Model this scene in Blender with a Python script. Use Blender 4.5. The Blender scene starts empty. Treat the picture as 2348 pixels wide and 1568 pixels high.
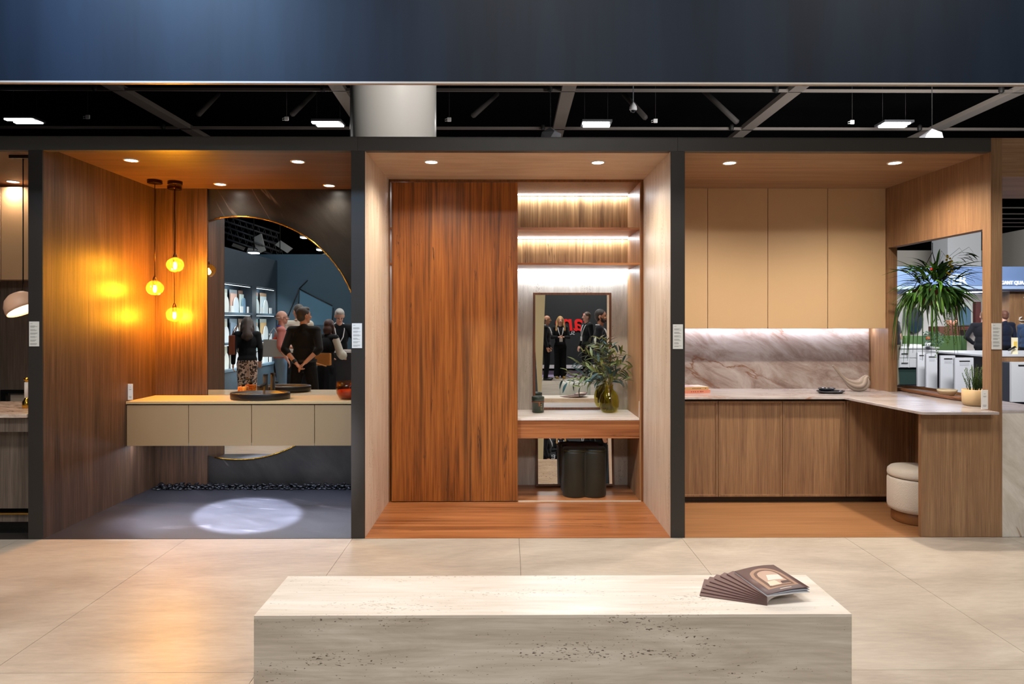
import bpy, bmesh, math, random
from mathutils import Vector, Matrix
rnd = random.Random(7)
R = math.radians
SC = bpy.context.scene
COL = SC.collection

# ------------------------------------------------------------------ camera, world, exposure, large lights
F = 24.0 / 36.0 * 2348          # focal length in pixels
D = 5.04                        # camera distance to the front plane (y = 0)
H = 1.6
YAW = math.atan(11 / F)
cam_d = bpy.data.cameras.new('camera')
cam_d.lens = 24.0; cam_d.sensor_width = 36.0; cam_d.shift_y = -47 / 2348
cam_d.clip_end = 200
cam = bpy.data.objects.new('camera', cam_d)
cam.location = (0, -D, H)
cam.rotation_euler = (R(90), 0, -YAW)
COL.objects.link(cam)
SC.camera = cam
SC.view_settings.view_transform = 'Standard'
SC.view_settings.look = 'None'
SC.view_settings.gamma = 1.0
SC.view_settings.exposure = 0.0
SC.view_settings.use_curve_mapping = False
SC.cycles.max_bounces = 8
SC.cycles.diffuse_bounces = 4
SC.cycles.glossy_bounces = 5
SC.cycles.transparent_max_bounces = 12
SC.cycles.sample_clamp_indirect = 4.0
SC.cycles.caustics_refractive = False
SC.cycles.use_denoising = True

w = bpy.data.worlds.new('world'); SC.world = w
w.use_nodes = True
w.node_tree.nodes['Background'].inputs[0].default_value = (0.30, 0.36, 0.46, 1)
w.node_tree.nodes['Background'].inputs[1].default_value = 0.015


def look(o, target):
    d = Vector(target) - o.location
    o.rotation_euler = d.to_track_quat('-Z', 'Y').to_euler()


def area(loc, target, sx, sy, energy, color=(1, 1, 1), parent=None, spread=180):
    l = bpy.data.lights.new('area_light', 'AREA')
    l.shape = 'RECTANGLE'; l.size = sx; l.size_y = sy; l.energy = energy; l.color = color
    l.spread = R(spread)
    o = bpy.data.objects.new('area_light', l); o.location = loc; look(o, target)
    COL.objects.link(o)
    return o


def spot(loc, target, energy, color=(1, 1, 1), deg=80, blend=.5, radius=.03):
    l = bpy.data.lights.new('spot_light', 'SPOT')
    l.energy = energy; l.color = color; l.spot_size = R(deg); l.spot_blend = blend; l.shadow_soft_size = radius
    o = bpy.data.objects.new('spot_light', l); o.location = loc; look(o, target)
    COL.objects.link(o)
    return o


def point(loc, energy, color, radius=.02):
    l = bpy.data.lights.new('bulb_light', 'POINT')
    l.energy = energy; l.color = color; l.shadow_soft_size = radius
    o = bpy.data.objects.new('bulb_light', l); o.location = loc
    COL.objects.link(o)
    return o


# hall lighting above and behind the visitor, then added fills farther off
WARMW = (1.0, .965, .925)
COOL = (.86, .92, 1.0)
for hx in (-3.2, 0.2, 3.6):
    area((hx, -2.9, 5.6), (hx, -2.3, 0), 1.6, 0.8, 97, WARMW, spread=150)
area((1.0, -10.0, 5.8), (1.0, -9.0, 0), 3.0, 1.0, 330, WARMW)
area((-4.2, -5.4, 5.0), (-4.6, -6.6, 0), 1.2, 1.2, 75, (.8, .92, 1.0))
area((7.0, 4.6, 5.2), (9.4, 11.5, 1.0), 3.0, 1.0, 750, (1, .98, .96))  # added fill for the front faces beyond the opening
area((9.5, 9.0, 4.6), (11, 20, 2.8), 2.0, .8, 280, (1, .97, .93))  # added fill tucked out of view, brightens the far hall wall
area((0.0, 12.0, 5.0), (0.0, 12.0, 9), 16.0, 5.0, 95, (1, .88, .78))  # added upward fill that lightens the roof beams from below
# unseen spots added for the pools that the round mirror throws on the floor
spot((1.2, -4.2, 6.2), (-2.14, .62, 0), 76000, (.80, .86, 1.0), 6.0, .35, .02)
spot((-3.6, -4.2, 6.2), (-2.80, .50, 0), 14000, (.80, .86, 1.0), 7, 1.0, .05)
spot((-0.3, -4.4, 6.2), (-1.50, .45, 0), 10000, (.80, .86, 1.0), 6, 1.0, .05)
spot((-1.9, -3.2, 6.2), (-1.95, -.35, 0), 420, (.86, .88, 1.0), 15, 1.0, .1)  # added soft spot, brightens the beige floor before the left bay
# unseen spot added to brighten the tall column
spot((0.8, -1.0, 7.6), (-.45, 3.3, 4.0), 1600, (1, .95, .9), 40, .8, .1)
# wash on the fascia
spot((-3.2, -3.2, 5.6), (-2.2, -.6, 3.7), 1500, (.35, .62, 1.0), 50, 1.0, .1)
spot((0.6, -3.6, 5.6), (-.75, -.6, 3.6), 60, (.6, .75, 1.0), 18, 1.0, .1)
spot((3.4, -3.4, 5.6), (1.0, -.6, 3.6), 45, (.6, .75, 1.0), 18, 1.0, .1)


# ------------------------------------------------------------------ helpers
def at(px, py, Y):
    """the point at depth Y that lies on this photograph pixel"""
    a = (px - 1174) / F; b = (737 - py) / F
    dx = math.sin(YAW) + a * math.cos(YAW)
    dy = math.cos(YAW) - a * math.sin(YAW)
    t = (Y + D) / dy
    return Vector((dx * t, Y, H + b * t))


def X(px, Y): return at(px, 737, Y).x
def Z(px, py, Y): return at(px, py, Y).z


def zf(px, py, z):
    """depth Y of a pixel on the horizontal plane z"""
    a = (px - 1174) / F; b = (737 - py) / F
    t = (z - H) / b
    return (math.cos(YAW) - a * math.sin(YAW)) * t - D


YA = 1.616      # plane of the round mirror
YB = 1.645      # back of the niche


def mir(px, py, Y, Ym):
    """the real point at depth Y whose image in a mirror at Ym falls on this pixel"""
    p = at(px, py, 2 * Ym - Y)
    return Vector((p.x, Y, p.z))


BASE = {}


class G:
    def __init__(s):
        s.v = []; s.f = []; s.mi = []; s.cur = 0; s.fs = []; s.sm = False

    def add(s, vs, fs, smooth=None):
        n = len(s.v)
        s.v += [Vector(p) for p in vs]
        for f in fs:
            s.f.append([i + n for i in f]); s.mi.append(s.cur); s.fs.append(s.sm if smooth is None else smooth)
        return s

    def box(s, x0, x1, y0, y1, z0, z1):
        vs = [(x, y, z) for z in (z0, z1) for y in (y0, y1) for x in (x0, x1)]
        return s.add(vs, [(0, 2, 3, 1), (4, 5, 7, 6), (0, 1, 5, 4), (2, 6, 7, 3), (0, 4, 6, 2), (1, 3, 7, 5)], False)

    def prism(s, poly, h, fn, smooth=False):
        """poly: 2D outline; fn(u,v,w)->3D; extruded w from 0 to h"""
        n = len(poly)
        vs = [fn(u, v, 0) for u, v in poly] + [fn(u, v, h) for u, v in poly]
        s.add(vs, [tuple(range(n))[::-1], tuple(range(n, 2 * n))], False)
        k = len(s.v) - 2 * n
        for i in range(n):
            j = (i + 1) % n
            s.f.append([k + i, k + j, k + n + j, k + n + i]); s.mi.append(s.cur); s.fs.append(smooth)
        return s

    def lathe(s, prof, c=(0, 0, 0), seg=32, sx=1.0, sy=1.0, closed=True):
        c = Vector(c); n = len(prof); vs = []
        for i in range(seg):
            a = 2 * math.pi * i / seg
            for r, z in prof:
                vs.append((c.x + r * math.cos(a) * sx, c.y + r * math.sin(a) * sy, c.z + z))
        fs = []
        for i in range(seg):
            j = (i + 1) % seg
            for k in range(n - 1):
                fs.append((i * n + k, j * n + k, j * n + k + 1, i * n + k + 1))
        s.add(vs, fs, True)
        if closed:
            k = len(s.v) - seg * n
            if prof[0][0] > 1e-5:
                s.f.append([k + i * n for i in range(seg)][::-1]); s.mi.append(s.cur); s.fs.append(False)
            if prof[-1][0] > 1e-5:
                s.f.append([k + i * n + n - 1 for i in range(seg)]); s.mi.append(s.cur); s.fs.append(False)
        return s

    def tube(s, pts, r, seg=8):
        pts = [Vector(p) for p in pts]; n = len(pts)
        rs = r if isinstance(r, (list, tuple)) else [r] * n
        vs = []
        up = Vector((0, 0, 1))
        for i, p in enumerate(pts):
            t = (pts[min(i + 1, n - 1)] - pts[max(i - 1, 0)])
            t = t.normalized() if t.length > 1e-9 else Vector((0, 0, 1))
            a = t.cross(up)
            if a.length < .05: a = t.cross(Vector((1, 0, 0)))
            a.normalize(); b = t.cross(a)
            for k in range(seg):
                q = 2 * math.pi * k / seg
                vs.append(p + (a * math.cos(q) + b * math.sin(q)) * rs[i])
        fs = [(i * seg + k, i * seg + (k + 1) % seg, (i + 1) * seg + (k + 1) % seg, (i + 1) * seg + k) for i in range(n - 1) for k in range(seg)]
        fs += [tuple(range(seg))[::-1], tuple((n - 1) * seg + k for k in range(seg))]
        return s.add(vs, fs, True)

    def ell(s, c, r, rot=None, seg=16, rings=10):
        c = Vector(c); vs = []; fs = []
        for i in range(1, rings):
            t = math.pi * i / rings
            for k in range(seg):
                q = 2 * math.pi * k / seg
                p = Vector((r[0] * math.sin(t) * math.cos(q), r[1] * math.sin(t) * math.sin(q), r[2] * math.cos(t)))
                if rot: p = rot @ p
                vs.append(c + p)
        a = Vector((0, 0, r[2])); b = Vector((0, 0, -r[2]))
        if rot: a = rot @ a; b = rot @ b
        vs += [c + a, c + b]; na = len(vs) - 2; nb = na + 1
        for i in range(rings - 2):
            for k in range(seg):
                fs.append((i * seg + k, (i + 1) * seg + k, (i + 1) * seg + (k + 1) % seg, i * seg + (k + 1) % seg))
        for k in range(seg):
            fs.append((na, k, (k + 1) % seg))
            fs.append((nb, (rings - 2) * seg + (k + 1) % seg, (rings - 2) * seg + k))
        return s.add(vs, fs, True)

    def cap(s, p0, r0, p1, r1, seg=12):
        """tapered limb with round ends"""
        p0 = Vector(p0); p1 = Vector(p1); d = (p1 - p0)
        L = d.length; t = d.normalized() if L > 1e-6 else Vector((0, 0, 1))
        pts = []; rs = []
        for a in (-80, -55, -28, 0):
            pts.append(p0 + t * r0 * math.sin(R(a))); rs.append(r0 * math.cos(R(a)))
        for a in (0, 28, 55, 80):
            pts.append(p1 + t * r1 * math.sin(R(a))); rs.append(r1 * math.cos(R(a)))
        up = Vector((0, 0, 1)); a = t.cross(up)
        if a.length < .05: a = t.cross(Vector((1, 0, 0)))
        a.normalize(); b = t.cross(a); vs = []
        for p, r in zip(pts, rs):
            for k in range(seg):
                q = 2 * math.pi * k / seg
                vs.append(p + (a * math.cos(q) + b * math.sin(q)) * r)
        n = len(pts)
        fs = [(i * seg + k, i * seg + (k + 1) % seg, (i + 1) * seg + (k + 1) % seg, (i + 1) * seg + k) for i in range(n - 1) for k in range(seg)]
        fs += [tuple(range(seg))[::-1], tuple((n - 1) * seg + k for k in range(seg))]
        return s.add(vs, fs, True)

    def obj(s, name, mats, parent=None, base=None, bevel=0, smooth=None, remesh=0, smoothit=0):
        if parent is not None:
            b = BASE.get(parent.name, Vector((0, 0, 0)))
        else:
            b = Vector(base) if base is not None else Vector((0, 0, 0))
        me = bpy.data.meshes.new(name)
        me.from_pydata([p - b for p in s.v], [], s.f)
        if not isinstance(mats, (list, tuple)): mats = [mats]
        for m in mats: me.materials.append(m)
        me.polygons.foreach_set('material_index', s.mi)
        me.polygons.foreach_set('use_smooth', s.fs if smooth is None else [smooth] * len(s.f))
        me.update()
        bm = bmesh.new(); bm.from_mesh(me); bmesh.ops.recalc_face_normals(bm, faces=bm.faces); bm.to_mesh(me); bm.free()
        o = bpy.data.objects.new(name, me)
        COL.objects.link(o)
        BASE[o.name] = b
        if parent is not None: o.parent = parent
        else: o.location = b
        if bevel:
            m = o.modifiers.new('edge', 'BEVEL'); m.width = bevel; m.segments = 2; m.limit_method = 'ANGLE'
        if remesh:
            m = o.modifiers.new('skin', 'REMESH'); m.mode = 'VOXEL'; m.voxel_size = remesh; m.use_smooth_shade = True
            if smoothit:
                m = o.modifiers.new('relax', 'SMOOTH'); m.factor = .5; m.iterations = smoothit
        return o


def tag(o, label=None, cat=None, group=None, kind=None):
    if label: o['label'] = label
    if cat: o['category'] = cat
    if group: o['group'] = group
    if kind: o['kind'] = kind
    return o


def root(name, label, cat, base=(0, 0, 0), group=None, rz=0, local=False, kind=None):
    o = bpy.data.objects.new(name, None)
    o.empty_display_size = .05
    o.location = base; o.rotation_euler = (0, 0, rz)
    COL.objects.link(o)
    BASE[o.name] = Vector((0, 0, 0)) if local else Vector(base)
    return tag(o, label, cat, group, kind)


def struct(o, label=None):
    o['kind'] = 'structure'
    if label: o['label'] = label
    return o


def hang(light, parent):
    """parent a lamp's light to its fixture"""
    light.parent = parent
    light.location = light.location - parent.location
    return light


def dup(o, loc=None, rz=None, label=None, parent=None):
    c = o.copy(); COL.objects.link(c)
    BASE[c.name] = BASE.get(o.name, Vector((0, 0, 0)))
    if parent is not None: c.parent = parent
    if loc is not None: c.location = loc
    if rz is not None: c.rotation_euler = (0, 0, rz)
    if label: c['label'] = label
    for ch in [q for q in bpy.data.objects if q.parent == o]: dup(ch, parent=c)
    return c


def text(name, body, size, loc, rot, m, parent=None, extrude=.002, bold=0, shear=0, align='LEFT', xs=1.0):
    cu = bpy.data.curves.new(name, 'FONT')
    cu.body = body; cu.size = size; cu.extrude = extrude; cu.offset = bold; cu.shear = shear
    cu.align_x = align; cu.resolution_u = 6
    cu.materials.append(m)
    o = bpy.data.objects.new(name, cu); COL.objects.link(o)
    o.rotation_euler = rot; o.scale = (xs, 1, 1)
    if parent:
        o.parent = parent; o.location = Vector(loc) - BASE[parent.name]
    else: o.location = loc
    bpy.context.view_layer.update()
    me = bpy.data.meshes.new_from_object(o.evaluated_get(bpy.context.evaluated_depsgraph_get()))
    q_ = bpy.data.objects.new(name, me); COL.objects.link(q_)
    q_.parent = o.parent; q_.location = o.location; q_.rotation_euler = o.rotation_euler; q_.scale = o.scale
    bpy.data.objects.remove(o); q_.name = name
    return q_


# ------------------------------------------------------------------ materials
def newmat(name):
    m = bpy.data.materials.new(name); m.use_nodes = True
    return m, m.node_tree.nodes, m.node_tree.links, m.node_tree.nodes['Principled BSDF']


def srgb(c):
    if isinstance(c, str):
        c = [int(c[i:i + 2], 16) / 255 for i in (0, 2, 4)]
    return tuple((x / 12.92 if x <= .04045 else ((x + .055) / 1.055) ** 2.4) for x in c) + (1,)


MC = {}


def plain(c, rough=.5, metal=0, spec=.5, coat=0, bump=0, bscale=200, sheen=0):
    key = ('p', c if isinstance(c, str) else tuple(c), rough, metal, spec, coat, bump, bscale, sheen)
    if key in MC: return MC[key]
    m, n, l, b = newmat('paint')
    b.inputs['Base Color'].default_value = srgb(c)
    b.inputs['Roughness'].default_value = rough
    b.inputs['Metallic'].default_value = metal
    b.inputs['Specular IOR Level'].default_value = spec
    b.inputs['Coat Weight'].default_value = coat
    b.inputs['Sheen Weight'].default_value = sheen
    geo = n.new('ShaderNodeNewGeometry')
    nz = n.new('ShaderNodeTexNoise'); nz.inputs['Scale'].default_value = bscale if bump else 6
    l.new(geo.outputs['Position'], nz.inputs['Vector'])
    if bump:
        bp = n.new('ShaderNodeBump'); bp.inputs['Strength'].default_value = bump; bp.inputs['Distance'].default_value = .004
        l.new(nz.outputs['Fac'], bp.inputs['Height']); l.new(bp.outputs['Normal'], b.inputs['Normal'])
    else:
        mr = n.new('ShaderNodeMapRange'); mr.inputs['To Min'].default_value = max(0, rough - .03); mr.inputs['To Max'].default_value = min(1, rough + .03)
        l.new(nz.outputs['Fac'], mr.inputs['Value']); l.new(mr.outputs['Result'], b.inputs['Roughness'])
    MC[key] = m
    return m


def emit(c, s):
    key = ('e', tuple(c), s)
    if key in MC: return MC[key]
    m, n, l, b = newmat('glow')
    b.inputs['Base Color'].default_value = (0, 0, 0, 1)
    b.inputs['Emission Color'].default_value = tuple(c) + (1,)
    b.inputs['Emission Strength'].default_value = s
    MC[key] = m
    return m


def coords(n, l, rot=(0, 0, 0), scale=(1, 1, 1), loc=(0, 0, 0)):
    g = n.new('ShaderNodeNewGeometry')
    a = n.new('ShaderNodeMapping'); a.inputs['Rotation'].default_value = rot; a.inputs['Location'].default_value = loc
    b = n.new('ShaderNodeMapping'); b.inputs['Scale'].default_value = scale
    l.new(g.outputs['Position'], a.inputs['Vector']); l.new(a.outputs['Vector'], b.inputs['Vector'])
    return b.outputs['Vector']


def noise(n, l, vec, scale=1, detail=6, rough=.6, dist=0):
    t = n.new('ShaderNodeTexNoise')
    t.inputs['Scale'].default_value = scale; t.inputs['Detail'].default_value = detail
    t.inputs['Roughness'].default_value = rough; t.inputs['Distortion'].default_value = dist
    l.new(vec, t.inputs['Vector'])
    return t.outputs['Fac']


def ramp(n, l, fac, stops):
    r = n.new('ShaderNodeValToRGB')
    e = r.color_ramp.elements
    while len(e) < len(stops): e.new(.5)
    for q, (p, c) in zip(e, stops):
        q.position = p; q.color = srgb(c) if isinstance(c, str) else (c if len(c) == 4 else tuple(c) + (1,))
    l.new(fac, r.inputs['Fac'])
    return r.outputs['Color']


def mixf(n, l, a, b, w):
    m = n.new('ShaderNodeMix'); m.data_type = 'FLOAT'; m.inputs[0].default_value = w
    l.new(a, m.inputs[2]); l.new(b, m.inputs[3])
    return m.outputs[0]


def mixc(n, l, a, b, fac, mode='MIX'):
    m = n.new('ShaderNodeMix'); m.data_type = 'RGBA'; m.blend_type = mode
    if isinstance(fac, (int, float)): m.inputs[0].default_value = fac
    else: l.new(fac, m.inputs[0])
    for i, q in ((6, a), (7, b)):
        if isinstance(q, tuple): m.inputs[i].default_value = q
        else: l.new(q, m.inputs[i])
    return m.outputs[2]


def wood(name, dark, mid, light, axis='z', fine=70, broad=7, rough=.45, crack=0, stretch=.022, coat=0):
    m, n, l, b = newmat(name)
    def sc(k, st):
        return {'z': (k, k, k * st), 'x': (k * st, k, k), 'y': (k, k * st, k)}[axis]
    f = noise(n, l, coords(n, l, scale=sc(fine, stretch)), 1, 4, .65)
    g = noise(n, l, coords(n, l, scale=sc(broad, stretch * 2.6)), 1, 5, .6, 1.2)
    fac = mixf(n, l, f, g, .44)
    c = ramp(n, l, fac, [(.36, dark), (.5, mid), (.64, light)])
    if crack:
        k = noise(n, l, coords(n, l, scale=sc(16, .05)), 1, 3, .5, 2.0)
        kr = ramp(n, l, k, [(0, (0, 0, 0)), (.598, (0, 0, 0)), (.610, (1, 1, 1)), (.620, (1, 1, 1)), (.636, (0, 0, 0))])
        kk = noise(n, l, coords(n, l, scale=sc(9, .12), loc=(3, 2, 1)), 1, 2, .5, .5)
        kr2 = ramp(n, l, kk, [(.5, (0, 0, 0)), (.68, (1, 1, 1))])
        c = mixc(n, l, c, srgb(crack), mixc(n, l, kr, kr2, 1.0, 'MULTIPLY'))
        wv = noise(n, l, coords(n, l, scale=sc(11, .03), loc=(1, 5, 3)), 1, 2, .5, 1.0)
        c = mixc(n, l, c, srgb(dark), ramp(n, l, wv, [(.55, (0, 0, 0)), (.75, (.8, .8, .8))]))
    l.new(c, b.inputs['Base Color'])
    b.inputs['Roughness'].default_value = rough
    b.inputs['Coat Weight'].default_value = coat
    b.inputs['Coat Roughness'].default_value = .25
    bp = n.new('ShaderNodeBump'); bp.inputs['Strength'].default_value = .12; bp.inputs['Distance'].default_value = .002
    l.new(f, bp.inputs['Height']); l.new(bp.outputs['Normal'], b.inputs['Normal'])
    return m


def travertine(name, a, bcol, c, pit, axis='x', rough=.5, k=5.0, pitlim=.70):
    m, n, l, b = newmat(name)
    def sc(q, st):
        return {'z': (q, q, q * st), 'x': (q * st, q, q), 'y': (q, q * st, q)}[axis]
    g = noise(n, l, coords(n, l, scale=sc(k * 3, .13)), 1, 7, .65, .8)
    f = noise(n, l, coords(n, l, scale=sc(60, .05)), 1, 3, .6)
    col = ramp(n, l, mixf(n, l, g, f, .3), [(.36, a), (.5, bcol), (.62, c)])
    p = noise(n, l, coords(n, l, scale=sc(190, .32)), 1, 2, .5, .3)
    q = noise(n, l, coords(n, l, scale=sc(9, .2), loc=(4, 4, 4)), 1, 2, .5)
    pp = mixf(n, l, p, q, .33)
    pr = ramp(n, l, pp, [(pitlim - .09, (0, 0, 0)), (pitlim - .06, (1, 1, 1))])
    col = mixc(n, l, col, srgb(pit), pr)
    l.new(col, b.inputs['Base Color'])
    b.inputs['Roughness'].default_value = rough
    bp = n.new('ShaderNodeBump'); bp.inputs['Strength'].default_value = .25; bp.inputs['Distance'].default_value = -.002
    l.new(pr, bp.inputs['Height']); l.new(bp.outputs['Normal'], b.inputs['Normal'])
    return m


def veined(name, stops, vein, rot, width=.012, scale=1.2, st=.25, rough=.25, cloud=3.0, dist=1.6, mask=.5):
    """stone with diagonal veins in the plane the rotation picks"""
    m, n, l, b = newmat(name)
    cl = noise(n, l, coords(n, l, rot=rot, scale=(cloud * .35, cloud, cloud)), 1, 9, .68, .6)
    c = ramp(n, l, cl, stops)
    v = noise(n, l, coords(n, l, rot=rot, scale=(scale * st, scale, scale)), 1, 6, .55, dist)
    vr = ramp(n, l, v, [(.5 - width * 2.2, (0, 0, 0)), (.5 - width * .3, (1, 1, 1)), (.5 + width * .3, (1, 1, 1)), (.5 + width * 2.2, (0, 0, 0))])
    mk = noise(n, l, coords(n, l, rot=rot, scale=(2, 2, 2), loc=(7, 1, 3)), 1, 4, .6)
    mk = ramp(n, l, mk, [(mask - .04, (0, 0, 0)), (mask + .1, (1, 1, 1))])
    c = mixc(n, l, c, srgb(vein), mixc(n, l, vr, mk, 1.0, 'MULTIPLY'))
    l.new(c, b.inputs['Base Color']); b.inputs['Roughness'].default_value = rough
    return m


def mirror_mat(tint=(.9, .92, .92), rough=0.0, wavy=0):
    m, n, l, b = newmat('mirror_glass')
    b.inputs['Base Color'].default_value = tuple(tint) + (1,); b.inputs['Metallic'].default_value = 1
    b.inputs['Roughness'].default_value = rough
    return m


def clear_glass(name, tint, gloss=.06, glow=0):
    """thin coloured glass: tinted transparency plus a mirror-like reflection"""
    m, n, l, b = newmat(name)
    out = n['Material Output']
    tr = n.new('ShaderNodeBsdfTransparent'); tr.inputs['Color'].default_value = tuple(tint) + (1,)
    gl = n.new('ShaderNodeBsdfGlossy'); gl.inputs['Roughness'].default_value = gloss; gl.inputs['Color'].default_value = (1, .95, .85, 1)
    fr = n.new('ShaderNodeLayerWeight'); fr.inputs['Blend'].default_value = .5
    pw = n.new('ShaderNodeMath'); pw.operation = 'POWER'; pw.inputs[1].default_value = 4.0
    ma = n.new('ShaderNodeMath'); ma.operation = 'MULTIPLY_ADD'; ma.inputs[1].default_value = .75; ma.inputs[2].default_value = .045
    l.new(fr.outputs['Facing'], pw.inputs[0]); l.new(pw.outputs[0], ma.inputs[0])
    mx = n.new('ShaderNodeMixShader')
    l.new(ma.outputs[0], mx.inputs['Fac']); l.new(tr.outputs[0], mx.inputs[1]); l.new(gl.outputs[0], mx.inputs[2])
    if glow:
        ts = n.new('ShaderNodeBsdfTranslucent'); ts.inputs['Color'].default_value = tuple(tint) + (1,)
        m2 = n.new('ShaderNodeMixShader'); m2.inputs['Fac'].default_value = glow
        l.new(mx.outputs[0], m2.inputs[1]); l.new(ts.outputs[0], m2.inputs[2]); mx = m2
    l.new(mx.outputs[0], out.inputs['Surface'])
    return m


M = {}
M['post'] = plain('302c29', .42, spec=.4)
M['header'] = plain('454340', .4, spec=.4)
M['walnut'] = wood('dark_walnut_laminate', '2e1f16', '4b3627', '654b39', 'z', fine=90, broad=9, rough=.46)
M['walnut_x'] = wood('dark_walnut_ceiling', '3c2a20', '5f4534', '7a5a44', 'x', fine=80, broad=8, rough=.35)
M['grey_wood'] = wood('grey_brown_laminate', '4a4039', '675a50', '7d7066', 'z', fine=90, broad=9, rough=.4)
M['oak'] = wood('honey_oak_laminate', '735440', '8c6a4c', 'a2805e', 'z', fine=150, broad=11, rough=.42)
M['oak_x'] = wood('honey_oak_horizontal', '846044', '9c785a', 'ae8c6c', 'x', fine=90, broad=6, rough=.42)
M['oak_floor'] = wood('oak_plank_floor', '845a38', '9c6e48', 'ac7e58', 'x', fine=50, broad=5, rough=.33)
M['sheoak'] = wood('tigerwood_laminate', '4e2a0e', '92521c', 'b06c2e', 'z', fine=60, broad=9, rough=.4, crack='2c1408')
M['sheoak_x'] = wood('tigerwood_floor', '6e3c1c', 'a5663a', 'bf8252', 'x', fine=40, broad=7, rough=.33, crack='3a1c10')
M['wood_back'] = wood('brown_oak_back', '5c4028', '94704a', 'bd9868', 'z', fine=60, broad=12, rough=.45, crack='2c1a10')
M['frame_brown'] = wood('brown_frame_wood', '5c3414', '7c4a20', '8c5628', 'z', fine=60, broad=6, rough=.45)
M['trav_v'] = travertine('pale_travertine_vertical', 'cdb8a4', 'dccab8', 'e6d8c8', '9a8570', 'z', rough=.45, k=4, pitlim=.72)
M['trav_ceiling'] = travertine('pale_travertine_soffit', 'c8ac90', 'd6bda2', 'e0ccb4', 'b09880', 'x', rough=.38, k=4, pitlim=.76)
M['trav_grey'] = travertine('grey_travertine_panel', 'b0a8a0', 'c2bab0', 'd0c9c0', '8a827a', 'z', rough=.4, k=5, pitlim=.715)
M['trav_bench'] = travertine('bench_travertine_shaded', 'b4a898', 'ccc1b2', 'dfd6ca', '5c5046', 'x', rough=.38, k=3.4, pitlim=.722)  # greyer copy for the bench body, shade of its sides in the colour
M['desk_top'] = travertine('pale_worktop_stone', 'd6c8ba', 'e2d6ca', 'ebe2d8', 'c0b0a0', 'x', rough=.22, k=4, pitlim=.76)
M['slate'] = veined('dark_slate_slab', [(.35, '1e1c1b'), (.5, '292725'), (.65, '353230')], '6e6a66', (0, R(-48), 0), width=.0008, scale=1.0, st=.12, rough=.33, cloud=4, dist=.5, mask=.5)
M['slate_floor'] = veined('dark_slate_floor', [(.35, '1e1e24'), (.5, '27272d'), (.65, '303036')], '55535a', (0, 0, R(20)), width=.0012, scale=1.2, st=.14, rough=.38, cloud=4, dist=.6, mask=.52)
M['quartzite'] = veined('rose_quartzite_slab', [(.32, '78645c'), (.45, '93837b'), (.58, 'a99d97'), (.7, 'b6aca7')], '7c5a48', (0, R(-27), 0), width=.0042, scale=1.9, st=.22, rough=.22, cloud=7, dist=.35, mask=.44)
M['quartz_top'] = veined('quartzite_worktop', [(.3, '9c908c'), (.45, 'b0a6a3'), (.6, 'bfb7b5'), (.7, 'c8c2c0')], '9c7058', (0, 0, R(20)), width=.007, scale=1.4, st=.2, rough=.15, cloud=3.5, dist=.9, mask=.5)
M['quartz_side'] = veined('quartzite_waterfall', [(.3, 'a89c8c'), (.45, 'c4bcb0'), (.6, 'd8d2c8'), (.7, 'e0dcd4')], '8c6c50', (0, R(-55), 0), width=.007, scale=1.8, st=.2, rough=.3, cloud=5, dist=1.1, mask=.5)
M['granite'] = veined('pink_granite_top', [(.3, '8c7464'), (.45, 'b8a090'), (.6, 'd4c0b0'), (.7, 'e0d4c8')], '7a5844', (0, 0, R(30)), width=.01, scale=3, st=.4, rough=.2, cloud=14, dist=1, mask=.48)


def floor_mat():
    m, n, l, b = newmat('beige_concrete_tile')
    g = noise(n, l, coords(n, l, rot=(0, 0, R(-8)), scale=(.9, 2.6, 1)), 1, 8, .66, .6)
    f = noise(n, l, coords(n, l, scale=(7, 34, 1)), 1, 6, .7, .2)
    c = ramp(n, l, mixf(n, l, g, f, .32), [(.34, '9c9084'), (.47, 'b0a496'), (.58, 'bfb4a6'), (.7, 'cbc1b4')])
    p = noise(n, l, coords(n, l, scale=(18, 90, 1), loc=(2, 3, 0)), 1, 3, .6)
    c = mixc(n, l, c, srgb('8c7a68'), ramp(n, l, p, [(.68, (0, 0, 0)), (.76, (.6, .6, .6))]))
    l.new(c, b.inputs['Base Color'])
    b.inputs['Roughness'].default_value = .36
    b.inputs['Specular IOR Level'].default_value = .5
    return m


M['floor'] = floor_mat()
M['carpet'] = plain('4c4252', .95, spec=.1, bump=.5, bscale=300)
M['vanity'] = plain('a08563', .38, spec=.45)
M['vanity_top'] = plain('c2a678', .25, spec=.5)
M['cream_door'] = plain('d2b28a', .42, spec=.4)
M['dark'] = plain('141210', .6)
M['black'] = plain('0c0c0d', .35)
M['gold'] = plain('c89a3c', .22, metal=1)
M['brass'] = plain('b48a3c', .3, metal=1)
M['chrome'] = plain('c8ccd0', .15, metal=1)
M['bronze'] = plain('4a2e1c', .3, metal=1)
M['mirror'] = mirror_mat()
M['mirror2'] = mirror_mat((.92, .93, .92))
M['white'] = plain('e8e8e8', .5)
M['card'] = plain('dcdcd8', .6)
M['ink'] = plain('8a8a88', .7)
M['hall_dark'] = plain('0a0b0e', .8, spec=.1)
M['steel_dark'] = plain('6e6660', .6)
M['white_column'] = plain('c8c4be', .45)


def fascia_mat():
    m, n, l, b = newmat('navy_fascia_panel')
    g = noise(n, l, coords(n, l, scale=(3, 3, .25)), 1, 4, .6)
    c = ramp(n, l, g, [(.35, '0d1522'), (.65, '14202f')])
    l.new(c, b.inputs['Base Color']); b.inputs['Roughness'].default_value = .5; b.inputs['Specular IOR Level'].default_value = .16
    return m


M['fascia'] = fascia_mat()

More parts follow.
